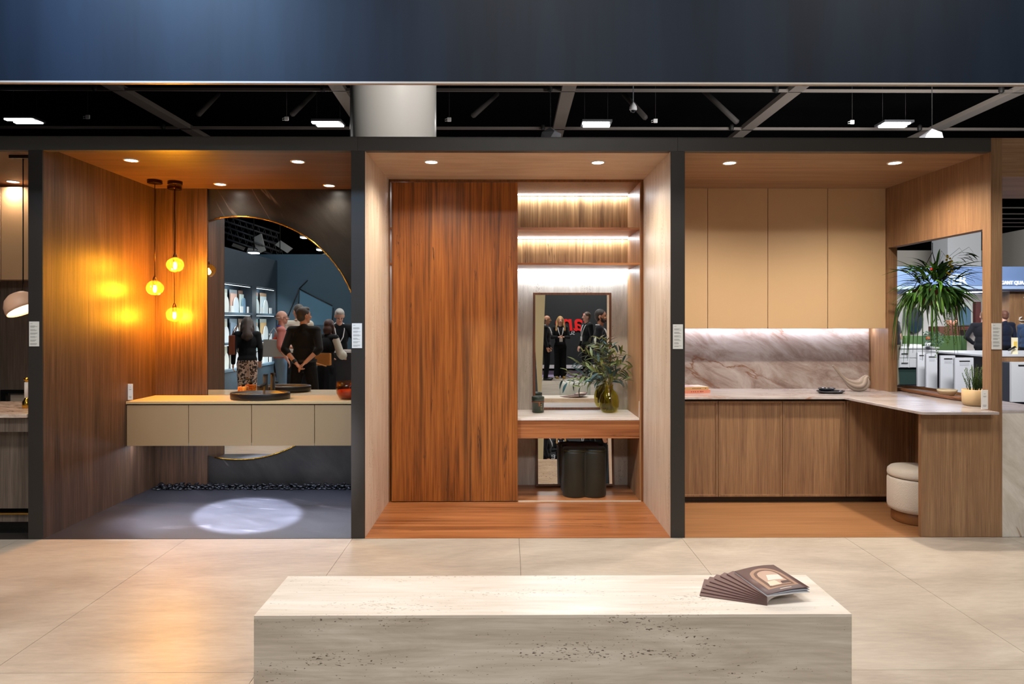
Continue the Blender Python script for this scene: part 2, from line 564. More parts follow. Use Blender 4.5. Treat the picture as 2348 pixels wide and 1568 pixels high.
# ------------------------------------------------------------------ floors
fl = G().box(-6.3, 7.5, -11.5, 0.0, -.06, -.008).obj('floor', plain('6a5e50', .8))
struct(fl, 'beige concrete-look tiled floor in front of the booths')
xj = [-6.0, -4.79, -3.575, -2.36, -1.14, .087, 1.29, 2.50, 3.71, 4.92, 6.13]
yj = [-11.2, -8.8, -6.4, -4.32, -1.917, 0.0]
for i in range(len(xj) - 1):
    for j in range(len(yj) - 1):
        G().box(xj[i] + .0012, xj[i + 1] - .0012, yj[j] + .0012, yj[j + 1] - .0012, -.012, 0).obj('tile', M['floor'], fl)
struct(G().box(-40, 45, -42, 45, -.16, -.075).obj('floor', M['carpet']), 'dark purple hall carpet')
struct(G().box(-6.3, 7.5, -12.4, -11.5, -.07, -.012).obj('floor', plain('85789a', .9)), 'light purple carpet strip before the black sign wall')
struct(G().box(3.8, 20, 2.4, 24, -.074, -.02).obj('floor', M['carpet']), 'dark carpet of the hall beyond the opening')

# left bay floor: dark slabs
PX0 = X(64.5, 0)
XL, XLR = X(97.5, 0), X(805, 0)
XM0, XM1 = X(836.5, 0), X(1538, 0)
XR0, XR1 = X(1570.5, 0), X(2272, 0)
lf = G().box(XL, XLR, 0, 1.75, -.05, -.004).obj('floor', M['dark']); struct(lf, 'dark slate-look floor of the left bay')
for (x0, x1) in ((XL, XLR),):
    for (y0, y1) in ((0.003, 0.9), (0.902, 1.7)):
        G().box(x0, x1, y0, y1, -.02, .002).obj('tile', M['slate_floor'], lf)
mf = G().box(XM0, XM1, 0, YB + .02, -.05, .002).obj('floor', M['sheoak_x']); struct(mf, 'reddish tigerwood plank floor of the middle bay')
rf = G().box(XR0, XR1 + .08, 0, 1.8, -.05, .002).obj('floor', M['oak_floor']); struct(rf, 'light oak floor of the right bay')
ff = G().box(-6.5, PX0, 0, 1.8, -.05, .002).obj('floor', plain('2c2824', .5)); struct(ff, 'dark floor of the far left bay')

# ------------------------------------------------------------------ booth shell
ZH0, ZH1 = 2.859, 2.962
ZC = 2.89
n = 1


def trim(o, label):
    global n
    o.name = 'trim_%d' % n; n += 1
    return struct(o, label)


for (a, b_) in ((PX0, XL), (XLR, XM0), (XM1, XR0)):
    trim(G().box(a, b_, 0, .012, 0, ZH0).obj('trim', M['post'], bevel=.001), 'dark charcoal booth post')
trim(G().box(-6.4, -1.103, -.002, .06, ZH0, ZH1).obj('trim', M['header'], bevel=.001), 'charcoal header beam over the left bays')
trim(G().box(-1.102, 1.26, -.002, .06, ZH0, ZH1).obj('trim', M['header'], bevel=.001), 'charcoal header beam over the middle bay')
trim(G().box(1.261, X(2272, 0), -.002, .06, ZH0, ZH1).obj('trim', M['header'], bevel=.001), 'charcoal header beam over the right bay')

# left bay
G1 = G().box(XL - .02, XL, .0125, 1.75, 0, ZC); wl = G1.obj('wall_left', M['walnut']); struct(wl, 'dark walnut side wall of the left bay')
struct(G().box(PX0, XL - .021, .0125, 1.75, 0, ZC).obj('wall_left', M['dark']))
xw = X(475, YA - .01)
struct(G().box(XL, xw, YA - .012, YA + .06, 0, ZC).obj('wall_back', M['walnut']), 'dark walnut panel beside the round mirror')
struct(G().box(xw, XLR, YA + .012, YA + .06, 0, ZC).obj('wall_back', M['slate']), 'dark veined slate wall behind the round mirror')
struct(G().box(XLR, XLR + .012, .0125, YA + .06, 0, ZC).obj('wall_right', M['walnut']), 'dark walnut right side of the left bay')
struct(G().box(XL - .1, XLR + .01, .03, YA + .06, ZC, ZC + .05).obj('ceiling', M['walnut_x']), 'walnut soffit of the left bay')

# middle bay
struct(G().box(XM0 - .087, XM0, .0125, 1.75, 0, ZC).obj('wall_left', M['trav_v']), 'pale travertine left cheek of the middle bay')
struct(G().box(XM1, XM1 + .088, .0125, 1.75, 0, ZC).obj('wall_right', M['trav_v']), 'pale travertine right cheek of the middle bay')
struct(G().box(XM0, XM1, .0615, 1.02, ZH0, ZH0 + .05).obj('ceiling', M['trav_ceiling']), 'pale soffit of the middle bay')
struct(G().box(XM0, XM1, YB + .004, YB + .06, 0, ZH0).obj('wall_back', M['dark']))

# right bay
struct(G().box(XR0 - .012, XR0, .0125, 1.8, 0, ZC).obj('wall_left', M['oak']), 'oak left side of the right bay')
struct(G().box(XR0, XR1 + .08, .05, 1.72, ZH0, ZH0 + .05).obj('ceiling', M['oak_x']), 'oak soffit of the right bay')
YR = 1.68
struct(G().box(XR0, XR1, YR, YR + .06, 0, ZH0).obj('wall_back', M['oak']), 'oak back wall of the right bay')
# wall with the opening, as one mesh with a real hole
XW0, XW1 = XR1, X(2298, 0)
OY0, OY1, OZ1 = .09, 1.364, 2.295
wr = G()
wr.box(XW0, XW1, OY1, YR + .06, 0, ZH0 + .1)
wr.box(XW0, XW1, 0, OY0, 0, ZH1 + .0)
wr.box(XW0, XW1, OY0, OY1, OZ1, ZH0 + .1)
wr.box(XW0, XW1, OY0, OY1, 0, .90)
struct(wr.obj('wall_right', M['oak']), 'oak side wall with the large opening beside the counter')
trim(G().box(XW1, 6.4, 0.0, .9, at(2300, 405, 0).z, ZH1).obj('trim', M['oak_x']), 'oak beam running on from the right post')

# far left bay shell
struct(G().box(-6.5, PX0, 1.64, 1.7, 0, ZC).obj('wall_back', M['grey_wood']), 'grey-brown wood back wall of the far left bay')
struct(G().box(-6.5, PX0, .03, 1.7, ZC, ZC + .05).obj('ceiling', plain('b98c68', .5)), 'pale soffit of the far left bay')
struct(G().box(-6.5, -6.45, .03, 1.7, 0, ZC).obj('wall_left', M['grey_wood']))

# fascia overhead
FY = -.62
fz = at(1174, 188, FY).z
fa = struct(G().box(-6.5, 6.8, FY, FY + .045, fz, fz + 2.2).obj('trim', M['fascia'], bevel=.001))
trim(fa, 'big dark navy fascia beam overhead')
G().box(-6.5, 6.8, FY - .004, FY + .03, fz - .012, fz).obj('edge_strip', plain('b0a8a0', .4), fa)

# ------------------------------------------------------------------ hall ceiling, column, trusses
HZ = 8.4
struct(G().box(-40, 45, -42, 45, HZ, HZ + .1).obj('ceiling', M['hall_dark']), 'black hall roof')
for s_, nm in (((-40, -39.8, -42, 45), 'wall_left'), ((44.8, 45, -42, 45), 'wall_right'), ((-40, 45, 44.8, 45), 'wall_back'), ((-40, 45, -42, -41.8), 'wall_front')):
    struct(G().box(s_[0], s_[1], s_[2], s_[3], 0, HZ).obj(nm, plain('16181c', .8)))
CY = 3.3
cx0, cx1 = X(805, CY - .0), X(1000, CY)
cc = ((cx0 + cx1) / 2, CY, 0)
struct(G().lathe([((cx1 - cx0) / 2, 0), ((cx1 - cx0) / 2, HZ)], cc, 64).obj('pillar', plain('cfccc6', .3), base=cc), 'big round white hall column')
TZ = 7.0


def truss_x(px, py, wpx, lab):
    Yb = zf(px, py, TZ)
    th = wpx / F * (Yb + D)
    o = G().box(-26, 30, Yb - th / 2, Yb + th / 2, TZ, TZ + .07).obj('roof_beam', M['steel_dark'], base=(0, Yb, TZ))
    tag(o, lab, 'beam', 'grey cross beams of the hall roof')
    for k in range(-5, 7):
        if k % 2 == 0: G().cap((k * 2.65 + 1.0, Yb - .1, TZ + .01), .06, (k * 2.65 + 1.0, Yb - .1, TZ + .08), .06).obj('clamp', M['dark'], o)


truss_x(1100, 210, 3.5, 'long thin grey roof beam, the upper one seen over the header')
truss_x(1100, 297, 5.5, 'long grey roof beam, the lower one just above the header')
for (a, b_, wd, lab) in (((225, 182), (450, 310), 26, 'grey sloping roof girder above the left pendants'), ((765, 190), (830, 290), 26, 'grey roof girder left of the white column'),
                     ((1308, 190), (1278, 310), 28, 'grey roof girder right of the white column, nearly upright'), ((1850, 190), (1690, 316), 30, 'grey roof girder above the right bay'),
                     ((2380, 193), (2115, 314), 28, 'grey roof girder at far right above the polyhedral lamp')):
    Ya, Yb_ = zf(a[0], a[1], TZ), zf(b_[0], b_[1], TZ)
    pa, pb = Vector((X(a[0], Ya), Ya, TZ)), Vector((X(b_[0], Yb_), Yb_, TZ))
    dd = (pb - pa).normalized(); pa -= dd * 6; pb += dd * 8
    sd = Vector((dd.y, -dd.x, 0)) * .16
    vs = [pa + sd, pa - sd, pb - sd, pb + sd]
    g = G(); g.add(vs + [v + Vector((0, 0, .12)) for v in vs], [(0, 1, 2, 3), (7, 6, 5, 4), (0, 4, 5, 1), (1, 5, 6, 2), (2, 6, 7, 3), (3, 7, 4, 0)])
    o = g.obj('roof_girder', plain('7c736b', .6), base=pa)
    tag(o, lab, 'girder')
for (a, b_, lab) in (((1140, 215), (1085, 265), 'thin dark brace right of the white column'), ((1605, 200), (1690, 280), 'thin dark brace above the right bay'),
                     ((1430, 245 - 30), (1480, 270), 'thin dark brace beside the ceiling camera'), ((500, 215), (455, 262), 'thin dark brace above the left bay'), ((720, 212), (670, 262), 'thin dark brace left of the column')):
    pa, pb = at(a[0], a[1], 13.5), at(b_[0], b_[1], 12.5)
    tag(G().tube([pa, pb], .07, 6).obj('roof_brace', plain('403c3a', .7), base=pa), lab, 'brace')

for k_, px_y in enumerate((478, 492, 503, 512, 521)):
    Yb_ = zf(2320, px_y, TZ)
    o = G().box(4, 34, Yb_ - .05, Yb_ + .05, TZ, TZ + .06).obj('roof_beam', plain('c8c0b8', .6), base=(20, Yb_, TZ))
    tag(o, 'thin pale roof beam far away, seen under the oak beam at far right', 'beam', 'far roof beams at right')
# hall ceiling lights seen over the header
for (px, py, lab) in ((57, 279, 'bright linear ceiling light above the far left bay'), (753, 286, 'bright linear ceiling light left of the white column'), (1367, 287, 'bright linear ceiling light above the shelves of the middle bay'), (2050, 288, 'bright linear ceiling light above the right post')):
    c = at(px, py, 12.6)
    r_ = root('hall_light', lab, 'ceiling light', c, 'linear hall lights over the booths')
    G().box(c.x - .38, c.x + .38, c.y - .25, c.y + .25, c.z + .02, c.z + .08).obj('housing', plain('505054', .5), r_)
    for q in (-.16, .1):
        G().box(c.x - .34 + q * .2, c.x + .34 + q * .2, c.y + q - .06, c.y + q + .06, c.z - .01, c.z + .02).obj('tube', emit((1, .98, .95), 22), r_)
    for q_ in (-.3, .3): G().tube([(c.x + q_, c.y, c.z + .07), (c.x + q_, c.y, HZ)], .006, 5).obj('rod', M['dark'], r_)
    hang(area((c.x, c.y, c.z - .05), (c.x, c.y, 0), .7, .4, 60, (1, .97, .94)), r_)
for (px, py, lab) in ((201, 268, 'above the far left ceiling spots'), (657, 272, 'left of the white column'), (1030, 274, 'just right of the white column'), (1503, 277, 'right of the dome camera'), (1954, 280, 'left of the rightmost ceiling light')):
    c = at(px, py, 11.5)
    r_ = root('wireless_box', 'small white wireless box hung from the roof ' + lab, 'access point', c)
    G().box(c.x - .05, c.x + .05, c.y - .02, c.y + .02, c.z - .05, c.z + .05).obj('box_body', M['white'], r_, bevel=.012)
    G().tube([(c.x - .05, c.y, c.z - .03), (c.x - .1, c.y, c.z - .04), (c.x - .1, c.y, c.z + .01), (c.x - .04, c.y, c.z + .02)], .008, 6).obj('cable', M['white'], r_)
    G().tube([(c.x, c.y, c.z + .05), (c.x, c.y, HZ)], .006, 5).obj('cord', M['dark'], r_)
c = at(1452, 247, 9.5)
r_ = root('dome_camera', 'white dome security camera hanging from a rod over the middle bay', 'camera', c)
G().lathe([(.0, .12), (.03, .1), (.075, .02), (.08, -.04), (.055, -.06)], c, 20).obj('camera_body', M['white'], r_)
G().ell(c - Vector((0, 0, .05)), (.055, .055, .06)).obj('lens_dome', plain('202428', .1), r_)
G().tube([c + Vector((0, 0, .1)), (c.x, c.y, HZ)], .012, 6).obj('rod', plain('606468', .5), r_)
for (px, py, sc_, lab) in ((1262, 305, .62, 'white faceted lamp shade peeking over the middle header'), (2137, 308, .62, 'white faceted lamp shade peeking over the right header')):
    c = at(px, py, 8.0)
    g = G(); g.sm = False
    bm = bmesh.new(); bmesh.ops.create_icosphere(bm, subdivisions=1, radius=.42 * sc_ * .9)
    g.add([v.co * 1.0 + c - Vector((0, 0, .12)) for v in bm.verts], [[v.index for v in f.verts] for f in bm.faces], False); bm.free()
    o = g.obj('faceted_lamp', plain('a4a4a8', .4), base=c); tag(o, lab, 'lamp shade')
    G().tube([c, (c.x, c.y, HZ)], .008, 5).obj('cord', M['dark'], o)
c = at(1240, 306, 8.0)

# ------------------------------------------------------------------ downlights
DL = []


def downlight(px, py, zc, lab, power=60, color=(1, .86, .68), tgt=None, deg=150):
    Yd = zf(px, py, zc - .004)
    c = Vector((X(px, Yd), Yd, zc))
    r_ = root('downlight', lab, 'downlight', c, 'recessed downlights in the bay soffits')
    G().lathe([(.047, -.001), (.047, -.006), (.058, -.006), (.06, 0)], c, 28, closed=False).obj('trim_ring', plain('e8dccc', .4), r_)
    G().lathe([(0, -.003), (.046, -.003)], c, 28, closed=False).obj('lens', emit((1, .93, .82), 30), r_)
    hang(spot(c - Vector((0, 0, .012)), tgt or (c.x, c.y, 0), power, color, deg, 1.0, .045), r_)


downlight(30, 417, ZC, 'round downlight in the far left bay', 50, (1, .8, .6))
downlight(301, 368, ZC, 'front left downlight above the walnut wall of the left bay', 38)
downlight(683, 371, ZC, 'front right downlight of the left bay soffit', 38)
downlight(505, 423, ZC, 'rear downlight above the top of the round mirror', 30)
downlight(755, 426, ZC, 'rear downlight beside the post, above the slate wall', 30)
downlight(989, 372, ZH0, 'downlight above the tigerwood wardrobe door', 98)
downlight(1371, 373, ZH0, 'downlight in front of the lit shelves', 98)
downlight(1673, 374, ZH0, 'left downlight above the cream wall cupboards', 170, (1, .88, .74))
downlight(2052, 374, ZH0, 'right downlight near the oak wall opening', 200, (1, .87, .71))

# ------------------------------------------------------------------ left bay: mirror, vanity
pc = at(547, 775, YA); rad = (pc - at(547 + 279, 775, YA)).length
poly = []
for i in range(97):
    a = math.pi * 2 * i / 96
    p = (pc.x + rad * math.cos(a), pc.z + rad * math.sin(a))
    poly.append((max(p[0], xw + .002), min(p[1], 99)))
q = []
for p in poly:
    if not q or (Vector(p) - Vector(q[-1])).length > 1e-4: q.append(p)
poly = q[:-1]
mr = root('round_mirror', 'huge round gold-rimmed mirror on the slate wall', 'mirror', (pc.x, YA, pc.z))
# drop duplicates on the straight cut
cut = []
for p in poly:
    if abs(p[0] - (xw + .002)) < 1e-4 and cut and abs(cut[-1][0] - p[0]) < 1e-4 and len(cut) > 1 and abs(cut[-2][0] - p[0]) < 1e-4:
        cut[-1] = p
    else: cut.append(p)
G().prism(cut, .008, lambda u, v, w_: (u, YA + w_, v)).obj('mirror_glass', M['mirror'], mr)
rim = [Vector((p[0], YA - .002, p[1])) for p in cut]
arc = [v for v in rim if v.x > xw + .003]
start = max(range(len(arc)), key=lambda i: (arc[i] - arc[i - 1]).length)
arc = arc[start:] + arc[:start]
G().tube(arc, .007, 8).obj('rim', M['gold'], mr)

VY0 = 1.10
vx0 = XL + .004
vx1 = XLR - .004
zt = .885
van = root('floating_vanity', 'khaki wall-hung vanity with four flat fronts', 'vanity', ((vx0 + vx1) / 2, 1.35, .485))
G().box(vx0, vx1, VY0 + .022, YA - .016, .492, zt - .035).obj('carcass', plain('6e6048', .5), van)
G().box(vx0, vx1, VY0 - .012, YA - .016, zt - .024, zt).obj('worktop', M['vanity_top'], van, bevel=.002)
vs = [287.5, 432.3, 576.8, 721.3]
for i, px in enumerate(vs):
    a = max(X(px, VY0) + .0025, vx0 + .002); b_ = X(vs[i + 1], VY0) - .0025 if i < 3 else vx1
    G().box(a, b_, VY0, VY0 + .02, .485, zt - .034).obj('drawer_front', M['vanity'], van, bevel=.0015)
for px in vs[1:]:
    G().box(X(px, VY0) - .0022, X(px, VY0) + .0022, VY0 + .001, VY0 + .018, .486, .51).obj('gap_glint', M['chrome'], van)  # chrome bits standing in for light leaking through the gaps
G().box(vx0 + .03, vx1 - .03, VY0 + .06, VY0 + .075, .4885, .4915).obj('light_strip', emit((.85, .88, 1), 6), van)
hang(area((( vx0 + vx1) / 2, VY0 + .10, .484), ((vx0 + vx1) / 2, VY0 + .10, 0), vx1 - vx0 - .06, .03, 12, (.80, .84, 1.0)), van)
# basin, tap, dispenser, bowl
bx, by = X(597, 1.28), 1.28
bs = root('vessel_basin', 'shallow black oval basin on the khaki vanity top', 'basin', (bx, by, zt))
G().lathe([(.262, 0), (.270, .01), (.272, .056), (.268, .062), (.258, .062), (.252, .05), (.22, .022), (.10, .014), (.0, .013)], (bx, by, zt + .0005), 56, 1.0, .66, closed=False).obj('bowl', plain('1a1512', .35), bs)
G().lathe([(0, .0), (.024, .0), (.024, .004), (0, .005)], (bx, by, zt + .015), 20).obj('drain', plain('2a2420', .25, metal=1), bs)
tx, ty = X(609, 1.515), 1.515
tp = root('basin_tap', 'tall black single-lever tap behind the oval basin', 'tap', (tx, ty, zt))
G().lathe([(.026, 0), (.026, .008), (.0215, .01), (.0215, .195)], (tx, ty, zt), 24).obj('tap_body', plain('0e0d0c', .6, spec=.2), tp)
G().cap((tx, ty, zt + .12), .014, (tx, ty - .13, zt + .105), .012).obj('spout', plain('0e0d0c', .6, spec=.2), tp)
G().box(tx - .014, tx + .014, ty - .02, ty + .03, zt + .203, zt + .210).obj('lever', plain('2a2622', .25, metal=1), tp)
G().lathe([(.0225, .196), (.0225, .204), (0, .205)], (tx, ty, zt), 24).obj('cap_ring', plain('5a4c3c', .25, metal=1), tp)
dx, dy = X(558, 1.52), 1.52
dp = root('soap_dispenser', 'orange tortoiseshell soap dispenser with black pump by the basin', 'soap dispenser', (dx, dy, zt))


def tortoise():
    m, n_, l, b = newmat('amber_tortoise_resin')
    g = noise(n_, l, coords(n_, l, scale=(30, 30, 30)), 1, 5, .6, 1.5)
    l.new(ramp(n_, l, g, [(.35, '7a2c08'), (.5, 'd8701c'), (.65, 'f0a03c')]), b.inputs['Base Color'])
    b.inputs['Roughness'].default_value = .25
    return m


G().box(dx - .042, dx + .042, dy - .04, dy + .04, zt, zt + .095).obj('bottle_body', tortoise(), dp, bevel=.008)
G().lathe([(.015, .095), (.015, .108), (.024, .11), (.024, .12), (.01, .122), (.01, .142), (.022, .144), (.022, .156), (0, .157)], (dx, dy, zt), 20).obj('pump', M['black'], dp)
G().cap((dx, dy, zt + .15), .008, (dx - .05, dy - .01, zt + .146), .006).obj('nozzle', M['black'], dp)
ax, ay = X(803, 1.28), 1.28
am = root('amber_bowl', 'amber brown glass bowl at the end of the vanity beside the post', 'bowl', (ax, ay, zt))
G().lathe([(.0, .006), (.06, .006), (.095, .02), (.118, .06), (.122, .11), (.118, .158), (.124, .160), (.128, .11), (.124, .055), (.10, .012), (.065, 0), (0, 0)], (ax, ay, zt), 40, closed=False).obj('bowl_glass', clear_glass('amber_glass', (.88, .48, .12)), am)
G().lathe([(.0, .008), (.09, .02), (.112, .06), (.114, .085), (0, .085)], (ax, ay, zt), 32).obj('amber_filling', plain('a8520e', .3), am)
# card on vanity


def info_card(px, py0, py1, Yc, wid, lab, base_col=None, lines=9, name='information_card', thick=.004):
    a, b_ = at(px, py0, Yc), at(px, py1, Yc)
    r_ = root(name, lab, 'sign', (a.x, Yc, b_.z))
    G().box(a.x - wid / 2, a.x + wid / 2, Yc, Yc + thick, b_.z, a.z).obj('card_panel', M['card'], r_)
    h = a.z - b_.z
    g = G(); rr = random.Random(int(px)); z = a.z - h * .08
    g.box(a.x - wid * .38, a.x - wid * .16, Yc - .0006, Yc, z - .0025, z)
    z -= h * .09; k = 0
    while z > b_.z + h * .07 and k < lines * 3:
        g.box(a.x - wid * .38, a.x + wid * (.38 - rr.random() * .35), Yc - .0006, Yc, z - .0022, z)
        k += 1
        z -= .0052 + (.010 if k % 3 == 0 else 0)
    g.obj('fine_print', M['ink'], r_)['kind'] = 'stuff'
    return r_


info_card(78, 737, 794, -.005, .072, 'white printed card on the leftmost post')
info_card(818.5, 741, 798, -.005, .074, 'white printed card on the post between round mirror and wardrobe')
info_card(1554.5, 743.5, 800, -.005, .074, 'white printed card on the post left of the cream cupboards')
info_card(2285.5, 741, 801, -.008, .072, 'white printed card on the oak post at right')


def table_card(px, py0, py1, Yc, wid, lab, rz=0):
    b_ = at(px, py1, Yc); h = at(px, py0, Yc).z - b_.z
    r_ = root('table_card', lab, 'sign', b_, rz=rz, local=True)
    G().box(-wid / 2, wid / 2, -.002, .002, 0, h).obj('card_panel', plain('f0ece6', .5), r_, bevel=.001)
    g = G()
    for z, w_ in ((.8, .3), (.68, .5), (.64, .4), (.22, .5), (.18, .55), (.14, .4)):
        g.box(-wid * w_ / 2, wid * w_ / 2, -.0028, -.002, h * z - .001, h * z + .001)
    g.obj('fine_print', M['ink'], r_)['kind'] = 'stuff'


table_card(299, 880, 917, VY0 + .03, .045, 'small white card standing at the left end of the vanity')
table_card(2257.5, 894, 938, .02, .05, 'small white card standing on the counter end by the herb pot')
table_card(1465.5, 919, 957, 1.06, .06, 'narrow white card at the right end of the pale desk top', rz=R(80))

# pendants
amber = clear_glass('amber_pendant_glass', (1.0, .78, .36), .02, .022)


def pendant(px, py, cpx, Yp, lab):
    c = at(px, py, Yp)
    r_ = root('glass_pendant', lab, 'pendant lamp', (c.x, c.y, ZC), 'amber glass pendants')
    rr = .076
    prof = [(.0, -rr * .86)] + [(rr * math.sin(R(t)), -rr * math.cos(R(t)) * .92) for t in (22, 35, 50, 65, 80, 95, 110, 125, 140, 152, 163)] + [(.016, rr * 1.02)]
    G().lathe(prof, c, 22, closed=False).obj('globe', amber, r_, smooth=False)
    G().lathe([(.008, rr * 1.42), (.017, rr * 1.1), (.019, rr * .9), (.019, rr * .35), (.014, rr * .3), (0, rr * .3)], c, 16).obj('socket', M['bronze'], r_)
    G().lathe([(0, -rr * .58), (.008, -rr * .54), (.0155, -rr * .3), (.0155, -rr * .05), (.011, rr * .25), (.012, rr * .34), (0, rr * .34)], c, 20).obj('bulb', emit((1, .62, .20), 60), r_)
    cx = X(cpx, Yp)
    G().tube([(c.x, c.y, c.z + rr * 1.4), (c.x, c.y, (c.z + ZC) / 2), (c.x, c.y, ZC - .02)], .0035, 6).obj('cord', M['bronze'], r_)
    G().lathe([(.062, -.03), (.064, -.026), (.064, -.002), (.06, 0)], (c.x, c.y, ZC), 28).obj('canopy', M['bronze'], r_)
    hang(point(c - Vector((0, 0, .015)), PW, (1, .47, .035), .028), r_)


PW = 74
pendant(355, 660, 354, 1.22, 'amber glass globe pendant, the leftmost of the three')
pendant(401.5, 607, 401, 1.27, 'amber glass globe pendant hung highest of the three')
pendant(400, 721, 400, 1.50, 'amber glass globe pendant hung lowest of the three')

# pebbles
bm = bmesh.new(); peb = []
for k in range(4):
    g = G(); g.ell((0, 0, 0), (.030, .018 + .003 * k, .010 + .001 * k), seg=10, rings=6)
    for i, v in enumerate(g.v):
        g.v[i] = Vector((v.x * (1 + .12 * math.sin(v.y * 90 + k)), v.y, v.z * (1 + .2 * math.sin(v.x * 60 + k))))
    me = bpy.data.meshes.new('pebble')
    me.from_pydata(g.v, [], g.f); me.polygons.foreach_set('use_smooth', [True] * len(g.f)); me.materials.append(plain('15171c', .22))
    peb.append(me)
pr = random.Random(3)
NP = 270
for i in range(NP):
    if i < 172: row, k_, nx, zz = i % 4, i // 4, 43, .0125
    else: row, k_, nx, zz = (i - 172) % 3 + .5, (i - 172) // 3, 33, .034
    x = XL + .04 + (k_ + .5 + (row % 2) * .4 + pr.uniform(-.12, .12)) / (nx + .4) * (XLR - XL - .08)
    y = 1.455 + row * .040 + pr.uniform(-.014, .014)
    o = bpy.data.objects.new('pebble', peb[i % 4]); COL.objects.link(o)
    o.location = (x, y, zz + (pr.uniform(-.008, .006) if zz > .02 else 0))
    o.rotation_euler = (pr.uniform(-.4, .4), pr.uniform(-.4, .4), pr.uniform(-1.3, 1.3))
    s = pr.uniform(.72, .98); o.scale = (s, s, s)
    tag(o, 'polished black pebble in the strip along the slate wall', 'pebble', 'black pebbles along the slate wall')
bm.free()

# ------------------------------------------------------------------ middle bay wardrobe
WY = 1.01
wx0, wx1 = X(891, WY), X(1474.5, WY)
wz1 = Z(1180, 411.5, WY)
war = root('wardrobe', 'tall tigerwood wardrobe wall with sliding door and open lit shelves', 'wardrobe', ((wx0 + wx1) / 2, WY + .3, 0))
fw = .022
ix1 = X(1470, WY)
g = G().box(XM0 + .001, wx0 + fw * .55, WY, YB, 0, wz1); g.box(ix1, XM1 - .001, WY, YB, 0, wz1); g.box(wx0 + fw * .55, ix1, WY, YB, wz1 - .022, ZH0 - .001)
g.obj('frame', M['frame_brown'], war)
XD1 = X(1187, WY)
zdt = Z(1050, 418.5, WY)
G().box(X(898.5, WY), XD1, WY - .012, WY + .02, .012, zdt).obj('sliding_door', M['sheoak'], war, bevel=.001)
G().box(XD1 + .004, ix1, WY, WY + .006, .002, .012).obj('threshold', plain('d8c8b0', .35), war)
NB = YB
zs1 = Z(1300, 526, WY); zs1t = Z(1300, 521, WY)
zs2 = Z(1300, 607, WY); zs2t = Z(1300, 602.5, WY)
ztp = wz1 - .022
xa = wx0 + fw * .6
G().box(xa, ix1, NB - .012, NB, zs2t, ztp).obj('back_panel', M['wood_back'], war)
G().box(xa, ix1, NB - .012, NB, .0, zs2).obj('back_panel', M['trav_grey'], war)
G().box(ix1 - .010, ix1, WY + .008, NB - .012, 0, ztp).obj('side_panel', wood('side_panel_wood', '8a6040', 'a87c54', 'bc9268', 'z', rough=.4), war)
G().box(xa, ix1 - .01, WY + .008, NB - .012, zs1, zs1t).obj('shelf', M['sheoak_x'], war, bevel=.001)
G().box(xa, ix1 - .01, WY + .008, NB - .012, zs2, zs2t).obj('shelf', M['sheoak_x'], war, bevel=.001)
for zz, pw in ((ztp, 5.5), (zs1, 5), (zs2, 9)):
    G().box(xa + .0, ix1 - .012, NB - .055, NB - .040, zz - .009, zz - .0005).obj('light_strip', emit((.95, .97, 1), 14), war)
    hang(area((( XD1 + ix1) / 2 - .02, NB - .047, zz - .011), ((XD1 + ix1) / 2 - .02, NB - .03, 0), ix1 - XD1 + .02, .012, pw, (.86, .94, 1.0)), war)
# slit of light left of the sliding door
hang(area((xa + .05, NB - .2, 2.2), (xa + .02, WY, 2.2), .02, 1.2, .5, (1, 1, 1)), war)
# desk
dzt = .738
dk = root('niche_desk', 'pale stone desk top over a tigerwood apron in the wardrobe niche', 'desk', ((XD1 + ix1) / 2, 1.3, .56))
G().box(XD1 - .05, ix1 - .011, WY + .022, NB - .013, dzt - .018, dzt).obj('desk_top', M['desk_top'], dk, bevel=.001)
G().box(XD1 - .05, ix1 - .011, WY + .024, WY + .05, Z(1300, 1005, WY + .024), dzt - .02).obj('apron', M['sheoak_x'], dk, bevel=.001)
G().box(XD1 - .05, ix1 - .011, WY + .051, NB - .013, dzt - .06, dzt - .019).obj('rail', M['frame_brown'], dk)

# wall mirror over desk
MY = NB - .013


def framed_mirror(x0, x1, z0, z1, y, fwid, lab, tilt=0, frame_mat=None, depth=.02):
    r_ = root('framed_mirror', lab, 'mirror', ((x0 + x1) / 2, y, z0), local=True)
    hw = (x1 - x0) / 2; h = z1 - z0
    g = G()
    g.box(-hw, -hw + fwid, -depth, 0, 0, h); g.box(hw - fwid, hw, -depth, 0, 0, h)
    g.box(-hw + fwid, hw - fwid, -depth, 0, 0, fwid); g.box(-hw + fwid, hw - fwid, -depth, 0, h - fwid, h)
    g.obj('frame', frame_mat, r_, bevel=.001)
    G().box(-hw + fwid, hw - fwid, -depth * .6, -.002, fwid, h - fwid).obj('mirror_glass', M['mirror2'], r_)
    r_.rotation_euler = (tilt, 0, 0)
    return r_


mfw = wood('walnut_mirror_frame', '4a2a18', '6a4028', '7c5034', 'z', rough=.4)
fm1 = framed_mirror(X(1222.5, MY - .02), X(1402, MY - .02), dzt + .003, Z(1300, 671, MY - .02), MY, .021, 'walnut-framed mirror standing on the desk against the travertine back', R(.17) * 0, mfw)
fm2 = framed_mirror(X(1229, MY - .1), X(1409, MY - .1), .012, .66, MY - .085, .021, 'leaning walnut-framed mirror under the desk behind the stool', -R(7.2), mfw)

